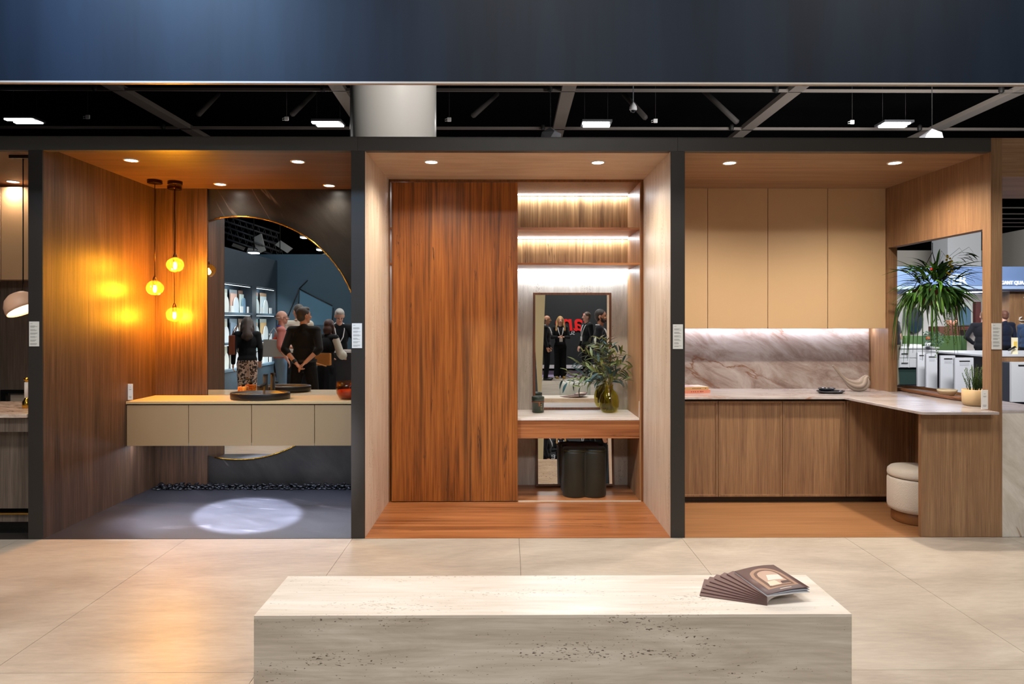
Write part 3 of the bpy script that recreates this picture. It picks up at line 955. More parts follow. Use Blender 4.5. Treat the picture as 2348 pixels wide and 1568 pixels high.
# candle jar
jx, jy = X(1233.5, 1.43), 1.43
cj = root('candle_jar', 'dark green lidded candle jar on the left of the pale desk', 'candle', (jx, jy, dzt))
G().lathe([(.05, 0), (.055, .004), (.057, .11), (.060, .112), (.060, .148), (.056, .152), (.05, .150), (.05, .142), (0, .142)], (jx, jy, dzt), 36).obj('jar', plain('2c3a32', .28), cj)
G().lathe([(.0595, .100), (.0615, .103), (.0595, .107)], (jx, jy, dzt), 36, closed=False).obj('twine', plain('8c4a20', .8), cj)
G().box(jx + .006, jx + .016, jy - .066, jy - .0605, dzt + .066, dzt + .104).obj('tag', plain('9a5226', .7), cj)
g = G()
for k in range(4): g.box(jx + .022, jx + .038 - .003 * (k % 2), jy - .0562 + .002, jy - .045, dzt + .03 + k * .016, dzt + .033 + k * .016)
g.obj('printed_lines', plain('c8b880', .6), cj)['kind'] = 'stuff'

# vase with eucalyptus
vx, vy = X(1396.5, 1.43), 1.43
vsr = root('branch_vase', 'olive green glass vase holding long-leaved artificial branches', 'vase', (vx, vy, dzt))
vprof = [(0, .004), (.05, .004), (.075, .02), (.088, .055), (.090, .11), (.082, .16), (.062, .195), (.044, .212), (.036, .225), (.034, .250), (.040, .262)]
G().lathe([(0, 0), (.052, 0)] + [(r + .003, z - .002) for r, z in vprof[2:]], (vx, vy, dzt), 44, closed=False).obj('vase_glass', clear_glass('olive_glass', (.80, .77, .34), .02), vsr)
G().lathe(vprof, (vx, vy, dzt + .003), 44, closed=False).obj('inner_wall', clear_glass('olive_glass_inner', (.86, .85, .6), .02), vsr)
leafcols = [plain('5c6c38', .45), plain('3c5c5c', .4), plain('7c8444', .45), plain('28382c', .4), plain('6a6858', .5)]


def leaf_mesh(L, W, mat_, curl=.25, nm='leaf'):
    vs = []; fs = []
    N = 6
    for i in range(N + 1):
        t = i / N
        wv = W * math.sin(math.pi * min(1, t * .92 + .06)) ** .8 * .5
        y = t * L; z = -curl * L * t * t
        vs += [(-wv, y, z + wv * .35), (0, y, z), (wv, y, z + wv * .35)]
    for i in range(N):
        a = i * 3
        fs += [(a, a + 1, a + 4, a + 3), (a + 1, a + 2, a + 5, a + 4)]
    me = bpy.data.meshes.new(nm); me.from_pydata([Vector(v) for v in vs], [], fs)
    me.polygons.foreach_set('use_smooth', [True] * len(fs)); me.materials.append(mat_)
    return me


def place_leaf(me, p, d, parent, nm='leaf', roll=0, s=1):
    d = Vector(d).normalized(); q = d.to_track_quat('Y', 'Z')
    o = bpy.data.objects.new(nm, me); COL.objects.link(o); o.parent = parent
    o.location = Vector(p) - BASE[parent.name] if parent.name in BASE else p
    o.rotation_mode = 'QUATERNION'
    o.rotation_quaternion = q @ Matrix.Rotation(roll, 3, 'Y').to_quaternion()
    o.scale = (s, s, s)
    return o


lm = [leaf_mesh(.088, .024, c_, .35) for c_ in leafcols]
lr = random.Random(11)
ends = [(-.40, -.02, .03), (-.34, -.05, .10), (-.27, .02, .20), (-.20, -.06, .30), (-.13, -.02, .40), (-.07, .03, .36), (-.03, -.06, .43), (.03, 0, .38), (.09, -.05, .34),
        (.11, -.02, .30), (.14, -.08, .24), (.15, -.10, .16), (.13, -.12, .06), (-.16, -.08, .14), (.12, -.08, .16), (-.28, -.08, .0), (.0, -.09, .22)]
neck = Vector((vx, vy, dzt + .25))
nleaf = 0
for (ex, ey, ez) in ends:
    e = neck + Vector((ex, ey, ez)); mid = neck + Vector((ex * .3, ey * .5, max(ez, .1) * .72 + .03))
    foot = Vector((vx - ex * .15, vy + .02 - ey * .1, dzt + .012))
    path = [foot, Vector((vx + ex * .03, vy, dzt + .13)), neck]
    cv = []
    for i in range(1, 9):
        t = i / 8
        cv.append((1 - t) ** 2 * neck + 2 * t * (1 - t) * mid + t * t * e)
    path += cv
    G().tube(path, [.0022] * 3 + [.002 - .0001 * i for i in range(8)], 5).obj('stem', plain('6c6030', .6), vsr)
    for i, c_ in enumerate(cv):
        if i < 1: continue
        for sgn in ((-1, 1) if i % 2 else (lr.choice((-1, 1)),)):
            t_ = (cv[min(i + 1, 7)] - cv[i - 1]).normalized()
            sd = Vector((-t_.z, lr.uniform(-.8, .5), t_.x)) * sgn
            d = t_ * .8 + sd * lr.uniform(.5, 1.0) + Vector((0, lr.uniform(-.3, .2), lr.uniform(-.2, .15)))
            place_leaf(lm[lr.choice((0, 0, 1, 1, 2, 2, 3, 4))], c_, d, vsr, roll=lr.uniform(-.9, .9), s=lr.uniform(.75, 1.25)); nleaf += 1

# clover stool
sx_, sy_ = X(1337, 1.32), 1.32
st = root('clover_stool', 'dark olive velvet clover-shaped stool under the desk', 'stool', (sx_, sy_, 0))


def clover(r, off, rot=0):
    pts = []
    for k in range(96):
        a = 2 * math.pi * k / 96
        best = 0
        for q_ in range(4):
            b_ = R(45 + 90 * q_)
            cx_, cy_ = off * math.cos(b_), off * math.sin(b_)
            dd = cx_ * math.cos(a) + cy_ * math.sin(a)
            disc = r * r - (cx_ ** 2 + cy_ ** 2 - dd * dd)
            if disc > 0: best = max(best, dd + math.sqrt(disc))
        pts.append((best * math.cos(a), best * math.sin(a)))
    return pts


def loft(g, rings):
    n_ = len(rings[0]); k = len(g.v); vs = [p for r_ in rings for p in r_]
    fs = [(i * n_ + j, i * n_ + (j + 1) % n_, (i + 1) * n_ + (j + 1) % n_, (i + 1) * n_ + j) for i in range(len(rings) - 1) for j in range(n_)]
    fs += [tuple(range(n_))[::-1], tuple((len(rings) - 1) * n_ + j for j in range(n_))]
    g.add(vs, fs, True)


cl = clover(.11, .128)
velvet = plain('201e0e', .5, sheen=.1, bump=.1, bscale=400)
g = G(); loft(g, [[(sx_ + u * k, sy_ + v * k, z) for u, v in cl] for z, k in ((.0, .95), (.012, .99), (.03, 1), (.405, 1), (.42, .985))])
g.obj('stool_body', velvet, st)
g = G(); loft(g, [[(sx_ + u * k, sy_ + v * k, z) for u, v in cl] for z, k in ((.421, .97), (.424, 1.0), (.434, 1.0), (.442, .96), (.446, .8))])
g.obj('seat_pad', velvet, st)
g = G(); g.tube([(sx_ + u * 1.0, sy_ + v * 1.0, .4215) for u, v in cl + cl[:1]], .003, 6); g.obj('piping', plain('4a4626', .5), st)

# ------------------------------------------------------------------ right bay
UY = 1.40
uz1 = Z(1800, 432, UY); uz0 = Z(1800, 753, UY)
ub = root('wall_cupboards', 'row of tall cream flat-front wall cupboards', 'cupboard', ((XR0 + XR1) / 2, 1.5, uz0))
G().box(XR0 + .002, XR1 - .003, UY + .021, YR, uz0 + .012, uz1 + .006).obj('carcass', plain('8a6c4c', .5), ub)
us = [1485, 1622.8, 1760.8, 1898, 2035.5]
for i in range(4):
    a = max(X(us[i], UY) + .0025, XR0 + .004); b_ = min(X(us[i + 1], UY) - .0025, XR1 - .004)
    G().box(a, b_, UY, UY + .02, uz0, uz1).obj('cupboard_door', M['cream_door'], ub, bevel=.0015)
    if i: G().box(a - .004, a - .001, UY + .002, UY + .018, uz0, uz0 + .012).obj('gap_glint', M['chrome'], ub)  # same chrome bits as in the vanity gaps
G().box(XR0 + .01, XR1 - .01, YR - .06, YR - .045, uz0 + .004, uz0 + .011).obj('light_strip', emit((.92, .92, 1), 14), ub)
hang(area(((XR0 + XR1) / 2, YR - .055, uz0 + .002), ((XR0 + XR1) / 2, YR - .10, 0), XR1 - XR0 - .03, .015, 6.5, (.86, .86, 1.0)), ub)

SB = YR - .012
bsx1 = X(1992.5, SB)
struct(G().box(XR0 + .001, bsx1, SB, YR, .93, uz0 + .03).obj('wall_back', M['quartzite']), 'rose quartzite splashback')

BY = .946
bz1, bz0 = Z(1850, 919.5, BY), Z(1850, 1138.5, BY)
base = root('base_cabinets', 'run of slim-framed oak base cabinets under the counter', 'cabinet', (2.4, 1.3, 0))
G().box(XR0 + .003, XW0 - .002, BY + .022, YR - .002, .05, .915).obj('carcass', plain('3c2a1a', .6), base)
G().box(XR0 + .003, XW0 - .002, BY + .06, YR - .002, .0025, .05).obj('plinth', plain('3a2c20', .5), base)
bsd = [1500, 1647, 1794.3, 1940.3, 2085.5, 2180]
for i in range(5):
    a = max(X(bsd[i], BY) + .002, XR0 + .004); b_ = min(X(bsd[i + 1], BY) - .002, XW0 - .004)
    dr = G().box(a + .018, b_ - .018, BY + .010, BY + .02, bz0 + .018, bz1 - .018).obj('cabinet_door', M['oak'], base)
    g = G(); g.box(a, a + .018, BY, BY + .02, bz0, bz1); g.box(b_ - .018, b_, BY, BY + .02, bz0, bz1)
    g.box(a + .018, b_ - .018, BY, BY + .02, bz0, bz0 + .018); g.box(a + .018, b_ - .018, BY, BY + .02, bz1 - .018, bz1)
    g.obj('door_frame', M['oak'], dr, bevel=.0015)
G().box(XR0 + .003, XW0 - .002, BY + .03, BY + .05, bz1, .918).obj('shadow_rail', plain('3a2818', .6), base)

# counter: L shaped slab with rounded corner
CYF = .905
zc = .94
xi = 2.945
arcp = []
for k in range(7):
    a = R(180 + 90 * k / 6)
    arcp.append((xi + .07 + .055 + .055 * math.cos(a), -.09 + .055 + .055 * math.sin(a)))
outl = [(XR0 + .001, CYF), (xi, CYF)] + arcp + [(XR1 - .001, -.09), (XR1 - .001, .0 - .001), (XW1 + .001, -.001), (XW1 + .001, 0.0), (4.12, 0.0), (4.12, 1.9), (XW1 + .001, 1.9), (XW1 + .001, OY1 - .001), (XW0 - .001, OY1 - .001), (XW0 - .001, YR - .013), (XR0 + .001, YR - .013)]
# the slab passes the wall only through the opening
outl = [(XR0 + .001, CYF), (xi, CYF)] + arcp + [(XR1 - .001, -.09), (XR1 - .001, OY0 + .001), (XW1 + .001, OY0 + .001), (XW1 + .001, .004), (4.12, .004), (4.12, 1.9), (XW1 + .001, 1.9), (XW1 + .001, OY1 - .001), (XR1 - .001, OY1 - .001), (XR1 - .001, YR - .013), (XR0 + .001, YR - .013)]
ct = G().prism(outl, .02, lambda u, v, w_: (u, v, zc - .02 + w_)).obj('stone_counter', M['quartz_top'], base=(2.9, .8, zc - .02), bevel=.0025)
tag(ct, 'L-shaped pale quartzite counter running out through the oak opening', 'countertop')
# end panel below the counter
ep = G().box(X(2112, 0), XW0 - .001, 0.0, .035, .003, zc - .021).obj('end_panel', M['oak'], base=(3.3, .02, 0), bevel=.001)
tag(ep, 'oak panel holding up the front end of the counter', 'panel')
# outer quartzite leg
ql = G().box(XW1 + .001, 4.12, .004, .03, 0, zc - .021).obj('stone_waterfall', M['quartz_side'], base=(3.9, 0, 0), bevel=.001)
tag(ql, 'pale veined quartzite slab standing at the far right edge', 'stone panel')
oc = root('outer_cabinet', 'oak cabinet under the outer counter', 'cabinet', (3.9, .9, 0))
G().box(XW1 + .002, 4.1, .031, 1.88, .0, zc - .022).obj('cabinet_body', M['oak'], oc)

# boucle stool
qx, qy = 3.30, .42
bo = root('boucle_stool', 'round cream boucle stool half hidden by the oak end panel', 'stool', (qx, qy, 0))
bou = plain('d8cfc2', .95, spec=.1, bump=.9, bscale=160, sheen=.3)
G().lathe([(.195, .09), (.215, .10), (.222, .13), (.222, .335), (.215, .352), (.20, .355)], (qx, qy, 0), 48).obj('stool_body', bou, bo)
G().lathe([(.20, .357), (.218, .362), (.222, .38), (.218, .41), (.20, .428), (.15, .436), (0, .44)], (qx, qy, 0), 48).obj('seat_cushion', bou, bo)
G().lathe([(.185, .004), (.19, .01), (.19, .085), (.185, .0895)], (qx, qy, 0), 48).obj('stool_base', plain('8a5c34', .35), bo)

# books
k1 = at(1571, 903, 1.28)
bk = root('book', 'thick salmon-spined cookbook, lower of the two at the end of the stone counter', 'book', (1.712, 1.33, zc), 'cookbooks on the counter', rz=R(13), local=True)
G().box(-.16, .14, -.10, .10, .0015, .0275).obj('pages', plain('e8e0d0', .7), bk)
g = G(); g.box(-.163, .145, -.104, .104, .0, .002); g.box(-.163, .145, -.104, .104, .027, .029); g.box(-.163, .145, -.106, -.102, 0, .029)
g.obj('cover', plain('d88870', .5), bk)
g = G()
for q_ in (-.13, -.12, -.05, -.03, -.01, .015, .04, .05, .065): g.box(q_, q_ + .010, -.1068, -.106, .01, .019)
g.obj('spine_print', plain('a04838', .6), bk)
bk2 = root('book', 'cream-covered cookbook with tan spine, on top of the salmon one', 'book', (1.704, 1.335, zc + .0292), 'cookbooks on the counter', rz=R(10), local=True)
G().box(-.16, .135, -.10, .10, .0015, .0265).obj('pages', plain('e8e0d0', .7), bk2)
g = G(); g.box(-.163, .14, -.104, .104, 0, .002); g.box(-.163, .14, -.104, .104, .026, .028)
g.obj('cover', plain('e4d8d0', .3), bk2)
G().box(-.163, .14, -.106, -.102, 0.0, .028).obj('spine', plain('c49a68', .5), bk2)
g = G()
for q_ in (-.155, -.14, -.125, -.10, -.02, -.005, .01, .025, .04, .055, .105): g.box(q_, q_ + .010, -.1068, -.106, .011, .017)
g.obj('spine_print', plain('5a3c20', .6), bk2)
g = G(); g.box(-.10, .02, -.06, .06, .028, .0284)
g.obj('cover_picture', plain('b89aa8', .4), bk2)

# black dishes
px_ = 1904.5
dc = Vector((X(px_, 1.22), 1.22, zc))
for (lab, zo, a, b_, dx_, nm) in (('shiny black oval dish on the stone counter beside the bird', 0, .130, .085, 0, 'oval_dish'), ('small black rectangular dish stacked in the oval dish', .0225, .078, .06, -.036, 'small_dish')):
    c = dc + Vector((dx_, 0, zo))
    pr_ = [(.75, 0), (.97, .018), (1.0, .024), (.96, .026), (.90, .020), (.72, .006), (0, .005)]
    r_ = root(nm, lab, 'dish', c)
    G().lathe([(r * a, z) for r, z in pr_], c, 40, 1, b_ / a).obj('dish_body', plain('20242c', .12, coat=.5), r_)

# bird figurine: ribs spiralling along a swept body
YBd = 1.39
bd = root('bird_figurine', 'pale twisted ceramic bird with a long raised tail on the counter', 'figurine', (X(1960, YBd), YBd, zc))
spine = [(1908, 837, 2.2), (1913, 840, 3.2), (1921, 851, 3.0), (1932, 865, 3.6), (1939, 871.5, 5), (1946, 877, 8), (1953, 881.5, 11), (1961, 884.5, 13), (1969, 885, 14), (1976, 883, 14.5), (1981, 878.5, 14.2), (1984, 873, 12.5), (1985.5, 868.5, 10.6), (1987.5, 866, 8.2), (1990.5, 866, 5), (1993, 866.5, 2.6), (1996, 867.5, .5)]
pp = (at(1961, 737, YBd) - at(1960, 737, YBd)).length
rings = []
cs = [at(a, b_, YBd) for a, b_, r in spine]
for i, (a, b_, r) in enumerate(spine):
    t = (cs[min(i + 1, len(cs) - 1)] - cs[max(i - 1, 0)]).normalized()
    nb = Vector((0, 1, 0)); nn = t.cross(nb).normalized()
    ring = []
    for k in range(64):
        q_ = 2 * math.pi * k / 64
        rr = r * pp * (.80 + .27 * abs(math.sin(3.5 * (q_ + i * .11))) ** .7)
        p = cs[i] + (nb * math.cos(q_) * .85 + nn * math.sin(q_)) * rr
        if p.z < zc + .001: p.z = zc + .001
        ring.append(p)
    rings.append(ring)
g = G(); loft(g, rings)
o = g.obj('bird_body', plain('94857a', .5), bd)
mm = o.modifiers.new('soft', 'SUBSURF'); mm.levels = 1; mm.render_levels = 1

# tray, bowl, herb pot in the opening
TX, TYc = 3.86, 1.06
tr = root('wooden_tray', 'long oval wooden tray lying across the counter in the opening', 'tray', (TX, TYc, zc))
ow = wood('teak_tray', '5a3418', '8a5830', 'a87448', 'y', rough=.35)
g = G(); N = 48
def oval(u, v, a, b_, p=3.2):
    return [(TX + a * abs(math.cos(t)) ** (2 / p) * (1 if math.cos(t) > 0 else -1), TYc + b_ * abs(math.sin(t)) ** (2 / p) * (1 if math.sin(t) > 0 else -1)) for t in [2 * math.pi * k / N for k in range(N)]]
g2 = [(.13, .56, 0), (.145, .585, .012), (.15, .60, .032), (.135, .57, .034), (.125, .55, .014), (.06, .3, .012)]
loft(g, [[(x, y, zc + z) for x, y in oval(0, 0, a, b_)] for a, b_, z in g2])
g.obj('tray_body', ow, tr)
bw = X(2191, .94)
b2 = Vector((3.87, .94, zc + .0125))
r_ = root('cream_bowl', 'small cream bowl on the wooden tray', 'bowl', b2)
G().lathe([(.05, 0), (.055, .003), (.075, .03), (.082, .05), (.078, .051), (.07, .032), (.04, .01), (0, .009)], b2, 36).obj('bowl_body', plain('d8c8a8', .35), r_)
hp = Vector((X(2236, .30), .30, zc))
r_ = root('herb_pot', 'cream pot of rosemary on the counter behind the oak post', 'potted plant', hp)
G().lathe([(.07, 0), (.082, .006), (.09, .03), (.092, .125), (.088, .128), (.084, .122), (.082, .112), (0, .112)], hp, 40).obj('pot', plain('d2b488', .5), r_)
G().lathe([(0, .114), (.08, .114)], hp, 20, closed=False).obj('soil', plain('2a1c14', .9), r_)
g = G(); g.sm = False; gs = G(); hr = random.Random(5)
for k in range(34):
    a = hr.uniform(0, 6.28); rr = hr.uniform(.0, .05)
    p0 = hp + Vector((rr * math.cos(a), rr * math.sin(a), .112)); hgt = hr.uniform(.10, .22)
    p1 = p0 + Vector((math.cos(a) * hr.uniform(.0, .06), math.sin(a) * hr.uniform(0, .06), hgt))
    gs.tube([p0, (p0 + p1) / 2 + Vector((0, 0, .01)), p1], .0015, 4)
    for i in range(26):
        t = i / 26 * .9 + .1; c_ = p0.lerp(p1, t); b_ = hr.uniform(0, 6.28)
        d = Vector((math.cos(b_), math.sin(b_), .9)).normalized() * .017
        s_ = Vector((-math.sin(b_), math.cos(b_), 0)) * .0032
        g.add([c_ - s_, c_ + s_, c_ + d], [(0, 1, 2)])
gs.obj('stem', plain('4a5a28', .6), r_)
o = g.obj('leaves', plain('4c7030', .6), r_); o['kind'] = 'stuff'

# hanging planter in the opening
HC = Vector((X(2138, .95), .95, 0)); HC.z = Z(2138, 672, .95)
hpn = root('hanging_planter', 'hanging basket of long trailing green leaves in the oak opening', 'hanging plant', HC)
G().lathe([(0, -.11), (.06, -.105), (.12, -.06), (.15, .0), (.155, .03), (.145, .032), (.135, .0), (0, -.0)], HC, 24).obj('basket', plain('5a3018', .9, bump=.9, bscale=90), hpn)
for a in (30, 150, 270):
    G().tube([HC + Vector((.15 * math.cos(R(a)), .15 * math.sin(R(a)), .03)), HC + Vector((0, 0, .36)), Vector((HC.x, HC.y, OZ1))], .003, 5).obj('hanger_wire', M['dark'], hpn)
gl = [plain('2c5418', .45), plain('1c3c12', .45), plain('42701e', .45), plain('5c8c2c', .45)]
lmA = [leaf_mesh(.19, .026, c_, .55) for c_ in gl]
lmB = [leaf_mesh(.17, .045, c_, .35) for c_ in gl]
lmC = [leaf_mesh(.24, .017, c_, .8) for c_ in gl]
pr2 = random.Random(23)
for k in range(300):
    a = pr2.uniform(0, 6.283); el = pr2.uniform(-.7, 1.1)
    rr = pr2.uniform(.02, .17); z0 = pr2.uniform(-.02, .10) + (.10 if el > .4 else 0)
    p = HC + Vector((rr * math.cos(a), rr * math.sin(a), z0))
    d = Vector((math.cos(a) * math.cos(el), math.sin(a) * math.cos(el) * .8, math.sin(el)))
    mset = lmA if k % 3 else lmC
    place_leaf(mset[pr2.choice((0, 0, 1, 2, 2, 1))], p, d, hpn, roll=pr2.uniform(-.6, .6), s=pr2.uniform(.7, 1.2))
for k in range(46):
    a = pr2.uniform(0, 6.283); p = HC + Vector((.13 * math.cos(a), .13 * math.sin(a), pr2.uniform(-.05, .05)))
    d = Vector((math.cos(a) * .7, math.sin(a) * .7, -.9 + pr2.uniform(0, .6)))
    place_leaf(lmB[pr2.choice((0, 1, 2, 3, 3))], p, d, hpn, roll=pr2.uniform(-.5, .5), s=pr2.uniform(.7, 1.1))
for k in range(30):     # hanging ribbons of leaf
    a = pr2.uniform(2.6, 4.8) if k < 20 else pr2.uniform(0, 6.28); L = pr2.uniform(.3, .62)
    p = HC + Vector((.14 * math.cos(a) - (.08 if k < 20 else 0), .14 * math.sin(a), 0))
    dx_ = Vector((math.cos(a) * .07, math.sin(a) * .07, 0))
    G().tube([p, p + dx_ - Vector((0, 0, L * .3)), p + dx_ * 1.3 - Vector((0, 0, L * .7)), p + dx_ * 1.5 - Vector((0, 0, L))], [.004, .0045, .004, .001], 4).obj('trailing_stem', gl[k % 3], hpn)
g = G(); g.sm = False
for k in range(7):      # string vines with small leaves
    a = pr2.uniform(-1.2, 2.0); L = pr2.uniform(.3, .62)
    p = HC + Vector((.10 * math.cos(a), -.08, -.04)) + Vector((.02 * k - .03, 0, 0))
    g.tube([p, p - Vector((0.0, 0, L))], .0012, 4)
    for i in range(int(L / .014)):
        c_ = p - Vector((0, 0, i * .014)); b_ = pr2.uniform(0, 6.28)
        g.ell(c_ + Vector((math.cos(b_), math.sin(b_), 0)) * .008, (.006, .006, .005), seg=5, rings=4)
g.obj('string_vine', gl[3], hpn)['kind'] = 'stuff'
g = G()
for k in range(16):     # airy dark sprays to the upper right
    e = HC + Vector((pr2.uniform(.1, .40), pr2.uniform(-.15, .15), pr2.uniform(.10, .42)))
    s_ = HC + Vector((.05, 0, .08)); md = s_.lerp(e, .5) + Vector((0, 0, .08))
    g.tube([s_, md, e, e + Vector((.04, 0, -.05))], [.002, .0016, .0012, .0008], 4)
g.obj('wiry_sprays', plain('2c3420', .6), hpn)['kind'] = 'stuff'
for k in range(9):
    p = HC + Vector((.24 + .03 * pr2.random(), pr2.uniform(-.05, .05), .33 + pr2.uniform(-.03, .03)))
    place_leaf(lmA[1], p, (1, pr2.uniform(-.3, .3), pr2.uniform(-.2, .5)), hpn, roll=pr2.uniform(-.5, .5), s=.6)
g = G()
for k in range(14): g.ell(HC + Vector((.06 + pr2.uniform(-.025, .025), -.14, .16 + k * .012)), (.012, .008, .010), seg=6, rings=4)
g.obj('yellow_blossom', plain('e0c020', .6), hpn)['kind'] = 'stuff'
G().ell(HC + Vector((-.10, -.15, .20)), (.014, .01, .012)).obj('red_blossom', plain('c82820', .6), hpn)

# ------------------------------------------------------------------ far left bay furniture
fu = root('wall_cupboards', 'pale peach wall cupboard in the far left bay', 'cupboard', (X(30, 1.3), 1.4, 1.9))
G().box(-6.3, X(2, 1.3), 1.3, 1.63, Z(30, 641, 1.3), Z(30, 429, 1.3)).obj('cupboard_door', plain('c8a480', .45), fu)
G().box(X(2, 1.3) + .004, PX0 - .01, 1.3, 1.63, Z(30, 641, 1.3), Z(30, 429, 1.3)).obj('cupboard_door', plain('d8b288', .45), fu, bevel=.001)
bpn = G().box(X(2, 1.5), PX0 - .01, 1.5, 1.63, Z(30, 893, 1.5), Z(30, 641, 1.5)).obj('tall_panel', M['grey_wood'], base=(-4, 1.5, 1))
tag(bpn, 'grey-brown wood panel under the peach cupboard', 'panel')
mwx = X(6, 1.5)
mwv = root('built_in_niche', 'black-framed recess above the granite island', 'niche', (-3.9, 1.5, .95))
zn0, zn1 = Z(30, 918, 1.5), Z(30, 893, 1.5)
g = G(); g.box(mwx, PX0 - .02, 1.47, 1.5, zn1 - .03, zn1); g.box(mwx, mwx + .05, 1.47, 1.5, zn0 - .05, zn1 - .03)
g.obj('niche_frame', M['black'], mwv)
G().box(mwx + .06, PX0 - .02, 1.52, 1.53, zn0 - .1, zn1 - .03).obj('niche_back', plain('b8a898', .5), mwv)
isl = root('kitchen_island', 'kitchen island with pink granite top in the far left bay', 'island', (-4.4, .4, 0))
iz = Z(30, 949, 0)
G().box(-6.2, PX0 - .005, -.01, .8, iz - .028, iz).obj('worktop', M['granite'], isl, bevel=.002)
G().box(-6.2, PX0 - .01, .02, .78, Z(30, 990, .02), iz - .035).obj('drawer_front', M['grey_wood'], isl)
G().box(-6.2, PX0 - .01, .10, .78, .2, Z(30, 990, .02)).obj('side_panel', M['grey_wood'], isl)
zbr = Z(30, 1177, .09)
G().box(-6.2, PX0 - .01, .085, .1, zbr - .006, zbr + .004).obj('brass_strip', M['brass'], isl)
G().box(-6.2, PX0 - .01, .10, .78, .1, zbr - .01).obj('bottom_panel', M['grey_wood'], isl)
G().box(-6.2, PX0 - .01, .15, .78, .003, .1).obj('plinth', M['dark'], isl)
bc = Vector((X(62, .35), .35, iz))
r_ = root('gold_bottle', 'white bottle with a gold base and stopper at the edge of the granite island', 'bottle', bc)
G().lathe([(.018, .05), (.018, .20), (.014, .205)], bc, 20).obj('bottle_body', plain('e8e0d8', .3), r_)
G().lathe([(.03, 0), (.034, .01), (.032, .05), (.019, .07), (.018, .08)], bc, 20).obj('gold_base', M['gold'], r_)
G().lathe([(.016, .205), (.014, .215), (.024, .22), (.022, .235), (0, .24)], bc, 20).obj('stopper', M['gold'], r_)
lc = at(53, 706, .30)
dl_ = root('dome_pendant', 'tilted peach dome pendant lamp on a black cord in the far left bay', 'pendant lamp', (lc.x, lc.y, ZC), local=False)
rot = Matrix.Rotation(R(-28), 3, 'Y')
g = G()
prof = [(.02, .125), (.06, .118), (.095, .09), (.118, .045), (.125, 0), (.122, -.02), (.118, -.02), (.118, 0), (.11, .04), (.088, .085), (.05, .11), (0, .115)]
g.lathe(prof, (0, 0, 0), 40, closed=False); g.v = [rot @ v + lc for v in g.v]
g.obj('shade', plain('e0b090', .5), dl_)
g = G(); g.lathe([(0, -.006), (.116, -.006)], (0, 0, 0), 32, closed=False); g.v = [rot @ v + lc for v in g.v]
g.obj('diffuser', emit((1, .62, .30), 9), dl_)
cz = Z(45, 370, .30)
G().tube([lc + Vector((-.01, 0, .12)), lc + Vector((.0, 0, .2)), (lc.x + .0, lc.y, ZC - .02)], .004, 6).obj('cord', M['black'], dl_)
G().box(lc.x - .09, lc.x + .09, lc.y - .03, lc.y + .03, ZC - .025, ZC - .001).obj('ceiling_mount', M['black'], dl_)
hang(point(lc + Vector((.02, -.02, -.06)), 6, (1, .55, .25), .05), dl_)

